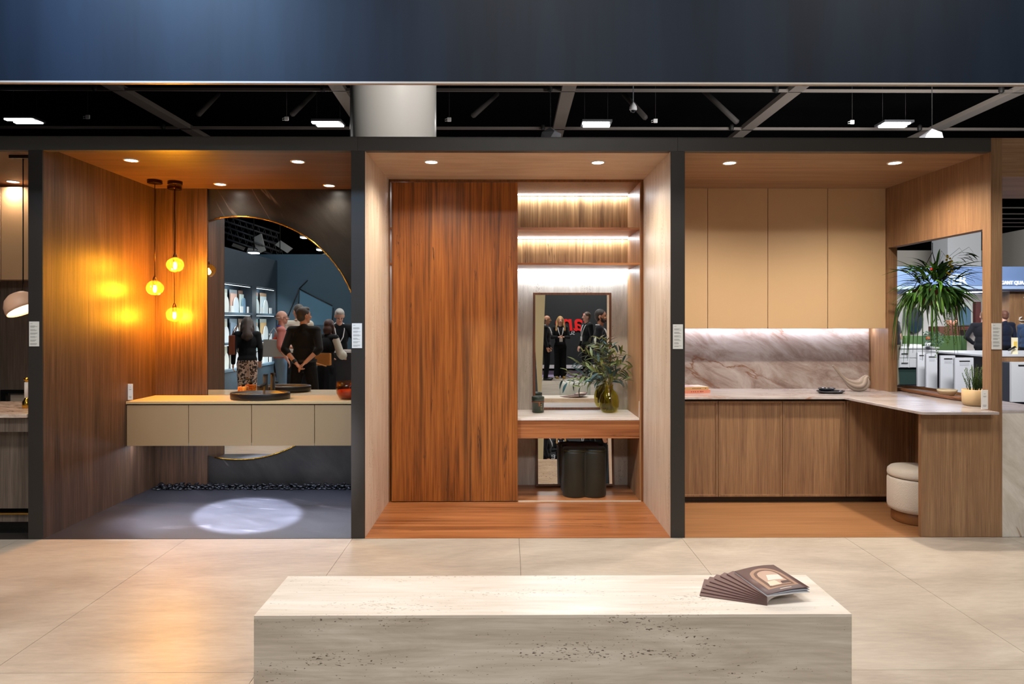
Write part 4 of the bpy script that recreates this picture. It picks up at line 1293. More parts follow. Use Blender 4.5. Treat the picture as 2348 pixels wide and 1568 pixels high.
# ------------------------------------------------------------------ bench and brochures
bex0, bex1, bey0, bey1, bez = -.99, 1.355, -2.365, -1.95, .45
be = root('stone_bench', 'long travertine block bench in the foreground', 'bench', ((bex0 + bex1) / 2, -2.16, 0))
G().box(bex0, bex1, bey0, bey1, bez - .012, bez).obj('bench_top', travertine('bench_travertine_lit', 'd2c6b8', 'e2d8cc', 'ece4da', '9a8c7c', 'x', rough=.3, k=3.4, pitlim=.725), be)  # paler copy of the bench stone, light from above put in the colour
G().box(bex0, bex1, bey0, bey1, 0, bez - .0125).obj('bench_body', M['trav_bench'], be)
pv = Vector((1.052, -2.285))
nb_ = 9
cov = plain('6e5450', .42)
for i in range(nb_):
    t = i / (nb_ - 1)
    ang = R(158 - 58 * t ** 1.1) - R(90)
    z = bez + .0005 + i * .0045
    lab = ['lowest mauve-brown brochure of the fan, nearest the front edge', 'second brochure from the bottom of the fan', 'third brochure from the bottom of the fan', 'fourth brochure from the bottom of the fan', 'middle brochure of the fan', 'fourth brochure from the top of the fan', 'third brochure from the top of the fan', 'brochure just under the top one of the fan', 'top brochure of the fan, its cover showing an arch and furniture'][i]
    r_ = root('brochure', lab, 'brochure', (pv.x, pv.y, z), 'fanned brochures on the bench', rz=ang, local=True)
    wd, hg = .19, .265
    if i < nb_ - 1:
        G().box(0, wd, 0, hg, .0003, .0036).obj('pages', plain('c8c0bc', .6), r_)
        g = G(); g.box(-.0008, wd, -.0006, hg + .0006, .0036, .0042); g.box(-.0008, 0, 0, hg, 0, .0042)
        g.obj('cover', cov, r_)
    else:
        NN = 8
        def sheet(z0, th, lift):
            g = G(); top = []; 
            for k in range(NN + 1):
                u = wd * k / NN; zz = z0 + lift * math.sin(math.pi * min(1, u / wd * 1.0) * .62)
                top.append((u, zz))
            vs = []
            for u, zz in top: vs += [(u, 0, zz), (u, hg, zz), (u, 0, zz + th), (u, hg, zz + th)]
            fs = []
            for k in range(NN):
                a = 4 * k; b_ = a + 4
                fs += [(a, b_, b_ + 1, a + 1), (a + 2, a + 3, b_ + 3, b_ + 2), (a, a + 2, b_ + 2, b_), (a + 1, b_ + 1, b_ + 3, a + 3)]
            fs += [(0, 1, 3, 2), (4 * NN, 4 * NN + 2, 4 * NN + 3, 4 * NN + 1)]
            g.add(vs, fs, True); return g, (lambda u: z0 + th + lift * math.sin(math.pi * min(1, u / wd) * .62))
        g, _ = sheet(.0, .003, .004); g.obj('pages', plain('d8d8dc', .5), r_)
        g, _ = sheet(.0035, .002, .012); g.obj('page', plain('b8bcc8', .4), r_)
        g, fz_ = sheet(.007, .0008, .018); g.obj('cover', cov, r_)
        def art(poly, dz, m, nm):
            g = G(); vs = []
            P = []
            for k in range(len(poly)):
                a = Vector(poly[k]); b_ = Vector(poly[(k + 1) % len(poly)])
                for s_ in range(3): P.append(a.lerp(b_, s_ / 3))
            # strips across u so that the print follows the curved cover
            us_ = sorted(set([min(p.x for p in P) + (max(p.x for p in P) - min(p.x for p in P)) * k / 14 for k in range(15)]))
            def span(u):
                ys = []
                for k in range(len(P)):
                    a, b_ = P[k], P[(k + 1) % len(P)]
                    if (a.x - u) * (b_.x - u) <= 0 and abs(a.x - b_.x) > 1e-9:
                        ys.append(a.y + (b_.y - a.y) * (u - a.x) / (b_.x - a.x))
                return (min(ys), max(ys)) if ys else None
            sp = [(u, span(u)) for u in us_]; sp = [(u, s_) for u, s_ in sp if s_]
            for u, (a, b_) in sp: vs += [(u, a, fz_(u) + dz), (u, b_, fz_(u) + dz)]
            g.add(vs, [(2 * k, 2 * k + 2, 2 * k + 3, 2 * k + 1) for k in range(len(sp) - 1)], True)
            g.obj(nm, m, r_)
        def arch(x0, x1, y0, y1):
            c_ = (x0 + x1) / 2; rr = (x1 - x0) / 2
            return [(x0, y0), (x1, y0)] + [(c_ + rr * math.cos(R(a)), y1 - rr + rr * math.sin(R(a))) for a in range(0, 181, 15)]
        art(arch(.028, .165, .035, .235), .0003, plain('a8846c', .45), 'arch_print')
        art(arch(.042, .152, .045, .218), .0006, plain('6a4a3c', .45), 'arch_print')
        art(arch(.055, .142, .055, .205), .0009, plain('c0a08c', .45), 'arch_print')
        art([(.07, .11), (.135, .10), (.14, .15), (.09, .16)], .0012, plain('e0d8cc', .45), 'arch_print')
        art([(.05, .06), (.10, .058), (.095, .10), (.06, .10)], .0012, plain('e4d0b8', .45), 'arch_print')
        art([(.105, .06), (.145, .06), (.145, .085), (.11, .085)], .0012, plain('4a302c', .45), 'arch_print')
        art([(.07, .017), (.12, .017), (.12, .022), (.07, .022)], .0004, plain('d8c4b4', .45), 'title_print')

# ------------------------------------------------------------------ people
SKIN = {'fair': plain('d8a48c', .55), 'tan': plain('b88468', .55), 'pink': plain('d6a492', .55)}


def leopard():
    m, n_, l, b = newmat('leopard_print_cloth')
    tc = n_.new('ShaderNodeTexCoord')
    mp = n_.new('ShaderNodeMapping'); mp.inputs['Scale'].default_value = (24, 24, 16)
    l.new(tc.outputs['Object'], mp.inputs['Vector'])
    nz = n_.new('ShaderNodeTexNoise'); nz.inputs['Scale'].default_value = .8; nz.inputs['Detail'].default_value = 2
    l.new(mp.outputs['Vector'], nz.inputs['Vector'])
    ad = n_.new('ShaderNodeVectorMath'); ad.operation = 'MULTIPLY_ADD'; ad.inputs[1].default_value = (1.3, 1.3, 1.3)
    l.new(nz.outputs['Color'], ad.inputs[0]); l.new(mp.outputs['Vector'], ad.inputs[2])
    v = n_.new('ShaderNodeTexVoronoi'); v.inputs['Scale'].default_value = 1.0
    l.new(ad.outputs[0], v.inputs['Vector'])
    c = ramp(n_, l, v.outputs['Distance'], [(.0, 'a87860'), (.22, '9a6a50'), (.27, '140f0e'), (.44, '140f0e'), (.50, 'e0c0ac')])
    l.new(c, b.inputs['Base Color']); b.inputs['Roughness'].default_value = .8
    return m


def person(label, loc, face, h=1.75, hair=('short', '2a1e18'), skin='fair', top=('14161c', 'long'), bottom=('trousers', '121216'),
           shoes='0e0e10', lean=0, hyaw=0, hpitch=0, arms=None, lanyard=None, badge=False, glasses=False, beard=None, collar=None,
           wide=1.0, stance=.09, belt=None, pants_mat=None, watch=False, vest=None):
    k = h / 1.75
    r_ = root('person', label, 'person', loc, rz=R(face - 90), local=True)
    La = R(lean)

    def T(p):
        p = Vector(p)
        if p.z > .96 and La:
            q_ = p - Vector((0, 0, .96))
            q_ = Matrix.Rotation(-La, 3, 'X') @ q_
            p = q_ + Vector((0, 0, .96))
        return p * k
    arms = arms or [((-.235, -.02, 1.15), (-.245, .05, .91)), ((.235, -.02, 1.15), (.245, .05, .91))]
    sh = [(-.165 * wide, 0, 1.425), (.165 * wide, 0, 1.425)]
    hc = T((0, .02, 1.635))
    RH = Matrix.Rotation(R(hyaw), 3, 'Z') @ Matrix.Rotation(-R(hpitch), 3, 'X') @ (Matrix.Rotation(-La * .4, 3, 'X') if La else Matrix.Identity(3))

    def Hd(p): return hc + RH @ (Vector(p) * k)
    # body: one continuous surface
    g = G()
    def E(c, r, rot_=None): g.ell(c, [q_ * k for q_ in r], rot_)
    g.cap(T((0, 0, 1.40)), .058 * k, Hd((0, -.01, -.07)), .052 * k)
    g.ell(Hd((0, -.008, .025)), (.076 * k, .094 * k, .093 * k), RH); g.ell(Hd((0, .022, -.045)), (.056 * k, .066 * k, .064 * k), RH)
    g.ell(Hd((0, .062, -.083)), (.024 * k, .022 * k, .02 * k), RH)
    g.cap(Hd((0, .088, .012)), .010 * k, Hd((0, .106, -.022)), .014 * k)
    for s_ in (-1, 1): g.ell(Hd((s_ * .077, -.008, -.005)), (.01 * k, .02 * k, .032 * k), RH)
    for s_ in (-1, 1): g.ell(Hd((s_ * .032, .07, -.02)), (.022 * k, .02 * k, .022 * k), RH)
    trot = Matrix.Rotation(-La, 3, 'X')
    g.ell(T((0, 0, 1.28)), (.160 * wide * k, .105 * k, .19 * k), trot); g.ell(T((0, 0, 1.09)), (.135 * wide * k, .095 * k, .16 * k), trot)
    g.ell((0, 0, .95 * k), (.155 * wide * k, .11 * k, .13 * k))
    g.cap(T(sh[0]), .058 * k, T(sh[1]), .058 * k)
    hands = []
    for i, (el, wr_) in enumerate(arms):
        s_ = -1 if i == 0 else 1
        e_, w_ = T(el), T(wr_)
        g.cap(T(sh[i]), .052 * k, e_, .040 * k); g.cap(e_, .040 * k, w_, .027 * k)
        d = (w_ - e_).normalized()
        side = d.cross(Vector((0, 0, 1)))
        if side.length < .4: side = Vector((0, 1, 0))
        side.normalize()
        nrm = d.cross(side).normalized()
        if abs(nrm.x) < .3: pass
        palm = w_ + d * .05 * k
        mrot = Matrix((side, nrm, d)).transposed()
        g.ell(palm, (.040 * k, .018 * k, .052 * k), mrot)
        for j in range(4):
            o_ = (j - 1.5) * .0185
            L_ = (.036, .042, .039, .030)[j]
            a_ = palm + side * o_ * k + d * .042 * k; b_ = a_ + (d * .9 + nrm * .35 * -s_).normalized() * L_ * k; c_ = b_ + (d * .55 + nrm * .85 * -s_).normalized() * L_ * .8 * k
            g.cap(a_, .0095 * k, b_, .0085 * k, 8); g.cap(b_, .0085 * k, c_, .0075 * k, 8)
        a_ = palm + side * .030 * k - d * .015 * k; b_ = a_ + (side * .7 + d * .7).normalized() * .036 * k; c_ = b_ + (side * .2 + d).normalized() * .028 * k
        g.cap(a_, .0115 * k, b_, .010 * k, 8); g.cap(b_, .010 * k, c_, .0085 * k, 8)
        hands.append((w_, d))
    kn = []
    for s_ in (-1, 1):
        hp_ = Vector((s_ * .085, 0, .90)) * k; kp = Vector((s_ * (stance * .95), .02, .49)) * k; ap = Vector((s_ * stance * 1.05, -.02, .09)) * k
        g.cap(hp_, .085 * k, kp, .055 * k); g.cap(kp, .055 * k, ap, .035 * k); kn.append((hp_, kp, ap))
        g.cap(ap + Vector((0, .0, -.05 * k)), .03 * k, ap + Vector((s_ * .01, .13 * k, -.062 * k)), .024 * k)
    body = g.obj('body', SKIN[skin], r_, remesh=.0085, smoothit=2)
    # eyes and mouth
    g = G()
    for s_ in (-1, 1): g.ell(Hd((s_ * .031, .0835, .008)), (.011 * k, .006 * k, .0055 * k), RH, 10, 6)
    g.obj('eyes', plain('241c18', .3), r_)
    g = G()
    for s_ in (-1, 1): g.ell(Hd((s_ * .033, .083, .030)), (.017 * k, .006 * k, .004 * k), RH, 10, 6)
    if hair[1] != 'none': g.obj('eyebrows', plain(hair[1] if hair[0] != 'bald' else '6a5a50', .7), r_)
    g = G().ell(Hd((0, .083, -.058)), (.022 * k, .008 * k, .006 * k), RH, 10, 6); g.obj('lips', plain('a85a50', .5), r_)
    # hair
    st_, hcx = hair
    g = G(); hm = plain(hcx, .6, sheen=.2)
    if st_ in ('short', 'tidy'):
        g.ell(Hd((0, -.022, .040)), (.083 * k, .098 * k, .092 * k), RH); g.ell(Hd((0, -.05, -.01)), (.074 * k, .062 * k, .075 * k), RH)
        if st_ == 'short': g.ell(Hd((0, .02, .098)), (.06 * k, .06 * k, .034 * k), RH)
    elif st_ == 'bald':
        g.ell(Hd((0, -.034, -.004)), (.0775 * k, .072 * k, .046 * k), RH)
    elif st_ == 'long':
        g.cap(Hd((0, -.07, .0)), .088 * k, Hd((0, -.10, -.27)), .085 * k)
        g.ell(Hd((0, -.022, .04)), (.088 * k, .102 * k, .094 * k), RH)
        for i, (a_, b_, c_, rr) in enumerate(((0, -.085, -.06, .075), (.03, -.10, -.14, .068), (-.035, -.10, -.16, .066), (.0, -.12, -.24, .07), (-.05, -.11, -.28, .05), (.055, -.11, -.29, .048), (0, -.12, -.32, .052))):
            g.ell(Hd((a_, b_, c_)), (rr * 1.1 * k, rr * .8 * k, rr * 1.2 * k))
        for s_ in (-1, 1):
            pth = [Hd((s_ * .078, -.02, .03)), Hd((s_ * .094, -.01, -.06)), Hd((s_ * .098, .015, -.14)), Hd((s_ * .125, .025, -.21)), Hd((s_ * .115, .04, -.28))]
            for a_, b_ in zip(pth, pth[1:]): g.cap(a_, .030 * k, b_, .034 * k)
    elif st_ == 'bob':
        g.ell(Hd((0, -.022, .04)), (.088 * k, .102 * k, .094 * k), RH); g.ell(Hd((0, -.06, -.06)), (.088 * k, .07 * k, .10 * k), RH)
        for s_ in (-1, 1): g.cap(Hd((s_ * .078, -.02, .02)), .03 * k, Hd((s_ * .082, .01, -.12)), .028 * k)
    g.obj('hair', hm, r_, remesh=.009 if st_ != 'long' else .011, smoothit=1 if st_ != 'long' else 7)
    if beard:
        g = G(); g.ell(Hd((0, .026, -.066)), (.056 * k, .064 * k, .044 * k), RH)
        for s_ in (-1, 1): g.cap(Hd((s_ * .064, .02, -.03)), .016 * k, Hd((s_ * .05, .05, -.07)), .02 * k)
        g.obj('beard', plain(beard, .8), r_, remesh=.009)
    # top garment
    tc, sl = top
    tm = plain(tc, .8, spec=.2, sheen=.1) if isinstance(tc, str) else tc
    q_ = .013
    g = G()
    g.ell(T((0, 0, 1.28)), ((.160 * wide + q_) * k, (.105 + q_) * k, .20 * k), trot); g.ell(T((0, 0, 1.09)), ((.140 * wide + q_) * k, (.100 + q_) * k, .19 * k), trot)
    g.ell((0, 0, .97 * k), ((.155 * wide + q_) * k, (.11 + q_) * k, .12 * k))
    g.cap(T(sh[0]), .072 * k, T(sh[1]), .072 * k)
    g.cap(T((0, -.01, 1.42)), .075 * k, T((0, -.012, 1.475)), .060 * k)
    if vest is None:
        for i, (el, wr_) in enumerate(arms):
            e_, w_ = T(el), T(wr_)
            g.cap(T(sh[i]), .066 * k, e_ if sl != 'short' else T(sh[i]).lerp(e_, .6), .053 * k)
            if sl == 'long': g.cap(e_, .053 * k, e_.lerp(w_, .95), .040 * k)
            elif sl == 'elbow': g.cap(e_, .053 * k, e_.lerp(w_, .25), .050 * k)
    else:
        gg = G()
        for i, (el, wr_) in enumerate(arms):
            e_, w_ = T(el), T(wr_)
            gg.cap(T(sh[i]), .070 * k, e_, .07 * k); gg.cap(e_, .075 * k, e_.lerp(w_, .75), .085 * k); gg.cap(e_.lerp(w_, .8), .07 * k, e_.lerp(w_, .95), .045 * k)
        gg.obj('sleeves', plain(vest, .85), r_, remesh=.012, smoothit=2)
    g.obj('jacket' if sl == 'long' else 'shirt', tm, r_, remesh=.011, smoothit=3)
    if collar:
        G().tube([T((.062 * math.cos(t), .058 * math.sin(t) - .005, 1.49 - .02 * math.sin(t))) for t in [6.2832 * i / 16 for i in range(17)]], .013 * k, 8).obj('collar', plain(collar, .7), r_)
    # legs
    bk_, bc_ = bottom
    pm = pants_mat or plain(bc_, .85, spec=.2)
    g = G(); g.ell((0, 0, .95 * k), ((.155 * wide + .012) * k, .122 * k, .125 * k))
    for s_, (hp_, kp, ap) in zip((-1, 1), kn):
        if bk_ == 'wide':
            g.cap(hp_, .10 * k, kp, .082 * k); g.cap(kp, .082 * k, ap + Vector((0, .01, -.0)), .092 * k)
        else:
            g.cap(hp_, .098 * k, kp, .070 * k); g.cap(kp, .070 * k, ap, .055 * k)
    if bk_ == 'skirt':
        g.cap((0, 0, .9 * k), .16 * k, (0, 0, .42 * k), .20 * k)
    g.obj('trousers' if bk_ != 'skirt' else 'skirt', pm, r_, remesh=.012, smoothit=2)
    if belt: G().lathe([((.155 * wide + .018), .0), ((.155 * wide + .02), .035)], (0, 0, .985 * k), 32, k, .80 * k, closed=False).obj('belt', plain(belt, .4), r_)
    for s_, (hp_, kp, ap) in zip((-1, 1), kn):
        g = G(); g.ell((ap.x, ap.y - .01 * k, .045 * k), (.042 * k, .05 * k, .044 * k)); g.ell((ap.x + s_ * .006, ap.y + .10 * k, .036 * k), (.046 * k, .10 * k, .036 * k)); g.box(ap.x - .038 * k, ap.x + .038 * k, ap.y - .055 * k, ap.y + .17 * k, 0, .016)
        g.obj('shoe', plain(shoes, .35), r_, remesh=.012)
    if lanyard:
        g = G(); zb = 1.10 if badge else 1.16
        for s_ in (-1, 1):
            g.tube([T((s_ * .045, -.07, 1.50)), T((s_ * .075, -.02, 1.50)), T((s_ * .078, .085, 1.42)), T((s_ * .055, .135, 1.30)), T((s_ * .01, .150, zb + .06))], .009 * k, 6)
        g.obj('lanyard', plain(lanyard, .6), r_)
        if badge:
            c_ = T((0, .158, zb)); G().box(c_.x - .045, c_.x + .045, c_.y - .004, c_.y + .004, c_.z - .06, c_.z + .055).obj('badge', plain('dcdcdc', .4), r_, bevel=.002)
    if glasses:
        g = G()
        for s_ in (-1, 1):
            g.tube([Hd((s_ * .034 + .022 * math.cos(t), .098, .006 + .017 * math.sin(t))) for t in [6.2832 * i / 14 for i in range(15)]], .0022, 5)
            g.tube([Hd((s_ * .058, .096, .01)), Hd((s_ * .08, .0, .008))], .0022, 5)
        g.obj('glasses', plain('302824', .3), r_)
    if watch:
        w_, d = hands[1]
        G().cap(w_ - d * .045 * k, .034 * k, w_ - d * .028 * k, .033 * k).obj('watch', M['black'], r_)
    return r_


def bag(name, label, c, sx, sy, sz, mat_, rz=0, strap=None, clasp=None, extra=None):
    r_ = root(name, label, 'bag', c, rz=rz, local=True)
    G().prism([(-sx / 2, 0), (sx / 2, 0), (sx / 2 * .96, sz), (-sx / 2 * .96, sz)], sy, lambda u, v, w_: (u, w_ - sy / 2, v)).obj('bag_body', mat_, r_, bevel=.012)
    if strap:
        G().tube([Vector(p) for p in strap], .009, 6).obj('strap', mat_, r_)
    if clasp:
        G().prism([(-sx / 2 * 1.01, sz * .45), (0, sz * .36), (sx / 2 * 1.01, sz * .45), (sx / 2 * .98, sz * 1.01), (-sx / 2 * .98, sz * 1.01)], .006, lambda u, v, w_: (u, -sy / 2 - .002 - w_, v)).obj('flap', mat_, r_)
        G().lathe([(.010, 0), (.016, .002), (.010, .004)], (0, 0, 0), 16, closed=False).obj('clasp', M['gold'], r_).location = (0, -sy / 2 - .012, sz * .45)
        r_.children[-1].rotation_euler = (R(90), 0, 0)
    return r_


def pa_(px, p, Ym=YA):
    """real floor point that shows at px in a mirror when one metre there spans p pixels"""
    Yr = 2 * Ym - (F / p - D)
    return Vector((mir(px, 737, Yr, Ym).x, Yr, 0))


# seen in the round mirror
w1 = pa_(567, 130)
person('woman in leopard-print trousers and black top with long brown wavy hair, her back to us', w1, 250, 1.68, ('long', '3c2a22'), 'fair', ('101116', 'long'), ('wide', 'c0a090'), lean=7, hpitch=18,
       pants_mat=leopard(), arms=[((-.23, -.03, 1.16), (-.22, .12, .95)), ((.23, -.02, 1.15), (.24, .03, .90))], wide=1.05)
p = w1 + Vector((-.235, .05, 1.02)); bag('shoulder_bag', 'brown leather shoulder bag at the left side of the woman in leopard print', p, .10, .24, .34, plain('7c3c24', .5), rz=R(-12), strap=[(.0, -.09, .33), (.05, -.07, .45), (.07, 0, .5), (.05, .07, .45), (.0, .09, .33)])
w2 = pa_(644, 133)
person('bald man in a pink shirt and light jeans with a blue neck cord, in profile', w2, -22, 1.78, ('bald', 'b89c8c'), 'pink', ('c47a74', 'elbow'), ('trousers', '6f93b8'), shoes='c8c0b8', lanyard='3050c0', glasses=True, belt='201a18',
       arms=[((-.23, -.03, 1.16), (-.23, .08, .95)), ((.23, .03, 1.16), (.20, .26, 1.12))])
b0 = w2 + Vector((-.06, .17, 1.00))
tb = bag('tote_bag', 'pale grey cloth tote bag on the shoulder of the man in pink', b0, .36, .08, .30, plain('a8b4bc', .85), rz=R(2), strap=[(-.08, .04, .29), (-.05, .02, .42), (.0, .0, .49), (.05, .02, .42), (.08, .04, .29)])
G().ell((.06, 0, .30), (.09, .035, .035)).obj('red_filling', plain('d8381c', .7), tb)
w4 = pa_(697, 157)
person('man in all black, hands clasped behind his back, head turned aside', w4, -94, 1.80, ('short', '2c2420'), 'tan', ('090a0e', 'elbow'), ('trousers', '08090c'), hyaw=48, stance=.15, wide=1.04, watch=True, belt='141414',
       arms=[((-.24, -.12, 1.17), (-.06, -.20, .985)), ((.24, -.12, 1.17), (.06, -.20, .975))])
w3 = pa_(684, 127)
person('tall man in a cream shirt with cropped grey hair behind the man in black', w3, -118, 1.90, ('tidy', '4a4440'), 'fair', ('d0cabc', 'long'), ('trousers', '15161a'), hyaw=-20, wide=1.1, collar='d8d4c8')
ct_ = w3 + Vector((-.20, .22, .62))
r_ = root('folded_coat', 'black coat held over the arm of the man in the cream shirt', 'coat', ct_, local=True)
g = G(); g.ell((0, 0, .16), (.17, .09, .26)); g.ell((.03, 0, -.06), (.15, .08, .22)); g.ell((-.02, .02, .34), (.12, .08, .12)); g.obj('coat_cloth', plain('0c0c10', .9), r_, remesh=.014, smoothit=2)
w5 = pa_(748, 137)
person('auburn-haired woman in a black vest with puffed cream sleeves at the counter', w5, -62, 1.63, ('bob', '3c1e16'), 'fair', ('0c0d12', 'long'), ('skirt', '0c0d12'), vest='cdc8bc', lean=6,
       arms=[((-.22, .10, 1.16), (-.10, .32, 1.12)), ((.25, .10, 1.18), (.20, .36, 1.08))])
b0 = w5 + Vector((-.0, .21, .88)); bag('crossbody_bag', 'tan leather crossbody bag with gold clasp, hanging behind the woman in the vest', b0, .27, .09, .20, plain('b87838', .45), rz=R(184), strap=[(-.12, 0, .19), (-.04, .06, .42), (.08, .14, .62)], clasp=True)
w6 = pa_(776, 126)
person('grey-haired man with glasses and white neck cord bending over the counter', w6, 70, 1.84, ('short', 'a8a4a0'), 'pink', ('0c0f16', 'long'), ('trousers', '101218'), lean=14, hpitch=26, lanyard='e8e8ec', glasses=True,
       arms=[((-.26, .10, 1.20), (-.14, .34, 1.10)), ((.28, .08, 1.20), (.24, .32, 1.08))])
# the counter they lean on
cyy = w5.y - .42
kc = root('reception_counter', 'charcoal reception counter with white top between the vest woman and grey-haired man', 'counter', (-2.3, cyy - .2, 0))
cxa = mir(766, 737, cyy, YA).x
G().box(cxa, cxa + 1.3, cyy - .38, cyy, 0, 1.06).obj('counter_body', plain('2e2e34', .5), kc)
G().box(cxa - .01, cxa + 1.31, cyy - .40, cyy + .02, 1.06, 1.10).obj('counter_top', plain('d4d4d8', .4), kc, bevel=.002)
G().box(cxa + .15, cxa + .45, cyy - .22, cyy - .02, 1.1005, 1.103).obj('sheet', plain('c8a888', .6), kc)

# dark room in the mirror: side wall with lit shelves and a rear wall
BW = plain('2b4250', .7)
SXW = -5.3


def sy_at(px):      # depth of a point of the side wall seen at px in the round mirror
    lo, hi = -12.0, -2.0
    for _ in range(40):
        m_ = (lo + hi) / 2
        if mir(px, 737, m_, YA).x < SXW: lo = m_
        else: hi = m_
    return (lo + hi) / 2


ys0, ys1, ys2, ys3 = sy_at(508), sy_at(578), sy_at(588), sy_at(632)
YRW = ys3 - .12
WHT = 3.0
zrow = [.66, 1.17, 1.75, 2.34]
wsd = G()
wsd.box(SXW - .4, SXW, ys0 + .05, -2.6, 0, WHT); wsd.box(SXW - .4, SXW, YRW, ys0 + .05, 0, zrow[0] - .0); wsd.box(SXW - .4, SXW, YRW, ys0 + .05, zrow[3], WHT)
wsd.box(SXW - .4, SXW, ys2, ys1, zrow[0], zrow[3]); wsd.box(SXW - .4, SXW, YRW, ys3, zrow[0], zrow[3]); wsd.box(SXW - .30, SXW - .24, YRW, ys0 + .05, zrow[0], zrow[3])
struct(wsd.obj('wall_left', plain('26323c', .6)), 'dark blue display wall with shelf bays, seen in the round mirror')
struct(G().box(-6.0, -2.2, YRW - .15, YRW, 0, WHT + .15).obj('wall_front', BW), 'slate-blue rear wall seen in the round mirror')
# dark facet lines on the rear wall
fl_ = [((762, 694), (686, 664)), ((686, 664), (655, 742)), ((686, 666), (684, 760)), ((686, 664), (706, 668 + 4)), ((706, 672), (762, 701)), ((764, 706), (761, 750)), ((655, 742), (668, 762))]
fr_ = root('wall_graphic', 'faceted dark line emblem on the blue rear wall', 'wall art', (-4.2, YRW, 1.8))
g = G()
for a, b_ in (((705, 642), (686, 662)), ((686, 662), (655, 738)), ((686, 663), (684, 745)), ((686, 662), (762, 701)), ((764, 706), (761, 745)), ((655, 738), (665, 752))):
    g.tube([mir(a[0], a[1], YRW + .01, YA), mir(b_[0], b_[1], YRW + .01, YA)], .013, 6)
g.obj('graphic_lines', plain('0a0c10', .6), fr_)
gp = [mir(px, py, YRW + .004, YA) for px, py in ((686, 664), (762, 702), (761, 745), (684, 745))]
g = G(); g.add(gp, [(0, 1, 2, 3)]); g.obj('graphic_panel', plain('44687e', .6), fr_)
# shelves with sample boards
shf = root('display_shelf', 'dark display shelving recessed in the blue side wall', 'shelf', (SXW - .2, ys2, zrow[0]))
for (ya, yb) in ((ys1, ys0 + .04), (ys3, ys2)):
    for z in zrow[:3]:
        G().box(SXW - .235, SXW + .03, ya + .002, yb - .002, z - .02, z + .025).obj('shelf_board', plain('3c4c58', .5), shf)
    for z in zrow[1:]:
        G().box(SXW - .06, SXW - .03, ya + .02, yb - .02, z - .035, z - .028).obj('light_strip', emit((.85, .95, 1), 2.5), shf)
        hang(area((SXW - .01, (ya + yb) / 2, z - .045), (SXW - .2, (ya + yb) / 2, z - .35), .03, abs(yb - ya) - .1, 26, (.88, .97, 1)), shf)
grp = [(sy_at(520), sy_at(542)), (sy_at(543), sy_at(564)), (sy_at(565), sy_at(585) + .02 if sy_at(585) > ys1 else ys1 + .03), (ys2 - .03, sy_at(610)), (sy_at(611), sy_at(629))]
tall = [['c8ccc0', '8c9298', 'a08070', '947060', 'a08268'], ['c8c8bc', '6c7880', '9c8474', '8fb0a8', 'd8dcd4'], ['c4bca4', '8c9098', 'a89078', 'b09a78', 'a88c64']]
arcc = [['e4e8dc', 'd0a898', 'd8ece8', '84b0b0', 'dce8ec'], ['b8b4a0', '4c5864', '9c8878', 'a8866c', 'b8986c'], ['a8a490', 'b8b4ac', '9ca0a0', '88b4ac', 'c0a070']]
oval_ = [['f0f0ea', 'dce8f0', '6c8ca4', 'e4f0f0', 'eef4f4'], ['eef2f4', 'e8f0f4', 'f0f0ec', 'eef2f2', 'f0f4f4'], ['e0e0d8', 'f0f0f0', 'e8ecec', 'ecf4f4', 'f0f4f4']]
rown = ['top', 'middle', 'bottom']
posn = ['first group from the booths', 'second group from the booths', 'third group from the booths', 'first group past the upright', 'last group by the corner']
cn = {'c': 'cream', 'd': 'pale', 'e': 'off-white', 'f': 'white', '8': 'grey', '6': 'slate', 'a': 'tan', '9': 'brown', '4': 'charcoal', 'b': 'beige'}
for rI in range(3):
    z = zrow[2 - rI] + .026
    for gI, (yb, ya) in enumerate(grp):
        wy = (yb - ya); x0 = SXW - .20
        for nm, f0, f1, hh, xo, col, shp in (('sample_board', .28, 1.0, .46, .0, tall[rI][gI], 'board'), ('sample_board', .05, .72, .38, .05, arcc[rI][gI], 'panel'), ('sample_arch', .20, .72, .31, .09, oval_[rI][gI], 'arch'), ('sample_tile', .72, .98, .13, .13, 'f0f0ec', 'tile')):
            y0, y1 = ya + wy * (1 - f1), ya + wy * (1 - f0)
            cnm = cn.get(col[0], 'coloured')
            base_ = (x0 + xo, (y0 + y1) / 2, z)
            lab = {'board': 'tall %s sample board at the back, %s shelf row, %s', 'panel': '%s middle sample panel, %s shelf row, %s', 'arch': '%s arched sample at the front, %s shelf row, %s', 'tile': 'small %s square sample, %s shelf row, %s'}[shp] % (cnm, rown[rI], posn[gI])
            g = G()
            if shp == 'arch':
                hw = (y1 - y0) / 2; cyc = (y0 + y1) / 2
                pl = [(cyc - hw, 0), (cyc + hw, 0)] + [(cyc + hw * math.cos(R(a)), hh - hw * 1.4 + hw * 1.4 * math.sin(R(a))) for a in range(0, 181, 20)]
                g.prism(pl, .02, lambda u, v, w_: (x0 + xo + w_, u, z + v))
            else: g.box(x0 + xo, x0 + xo + .02, y0, y1, z, z + hh)
            o = g.obj(nm, plain(col, .5), base=base_, bevel=.001)
            tag(o, lab, 'sample', 'material samples on the blue wall shelves')
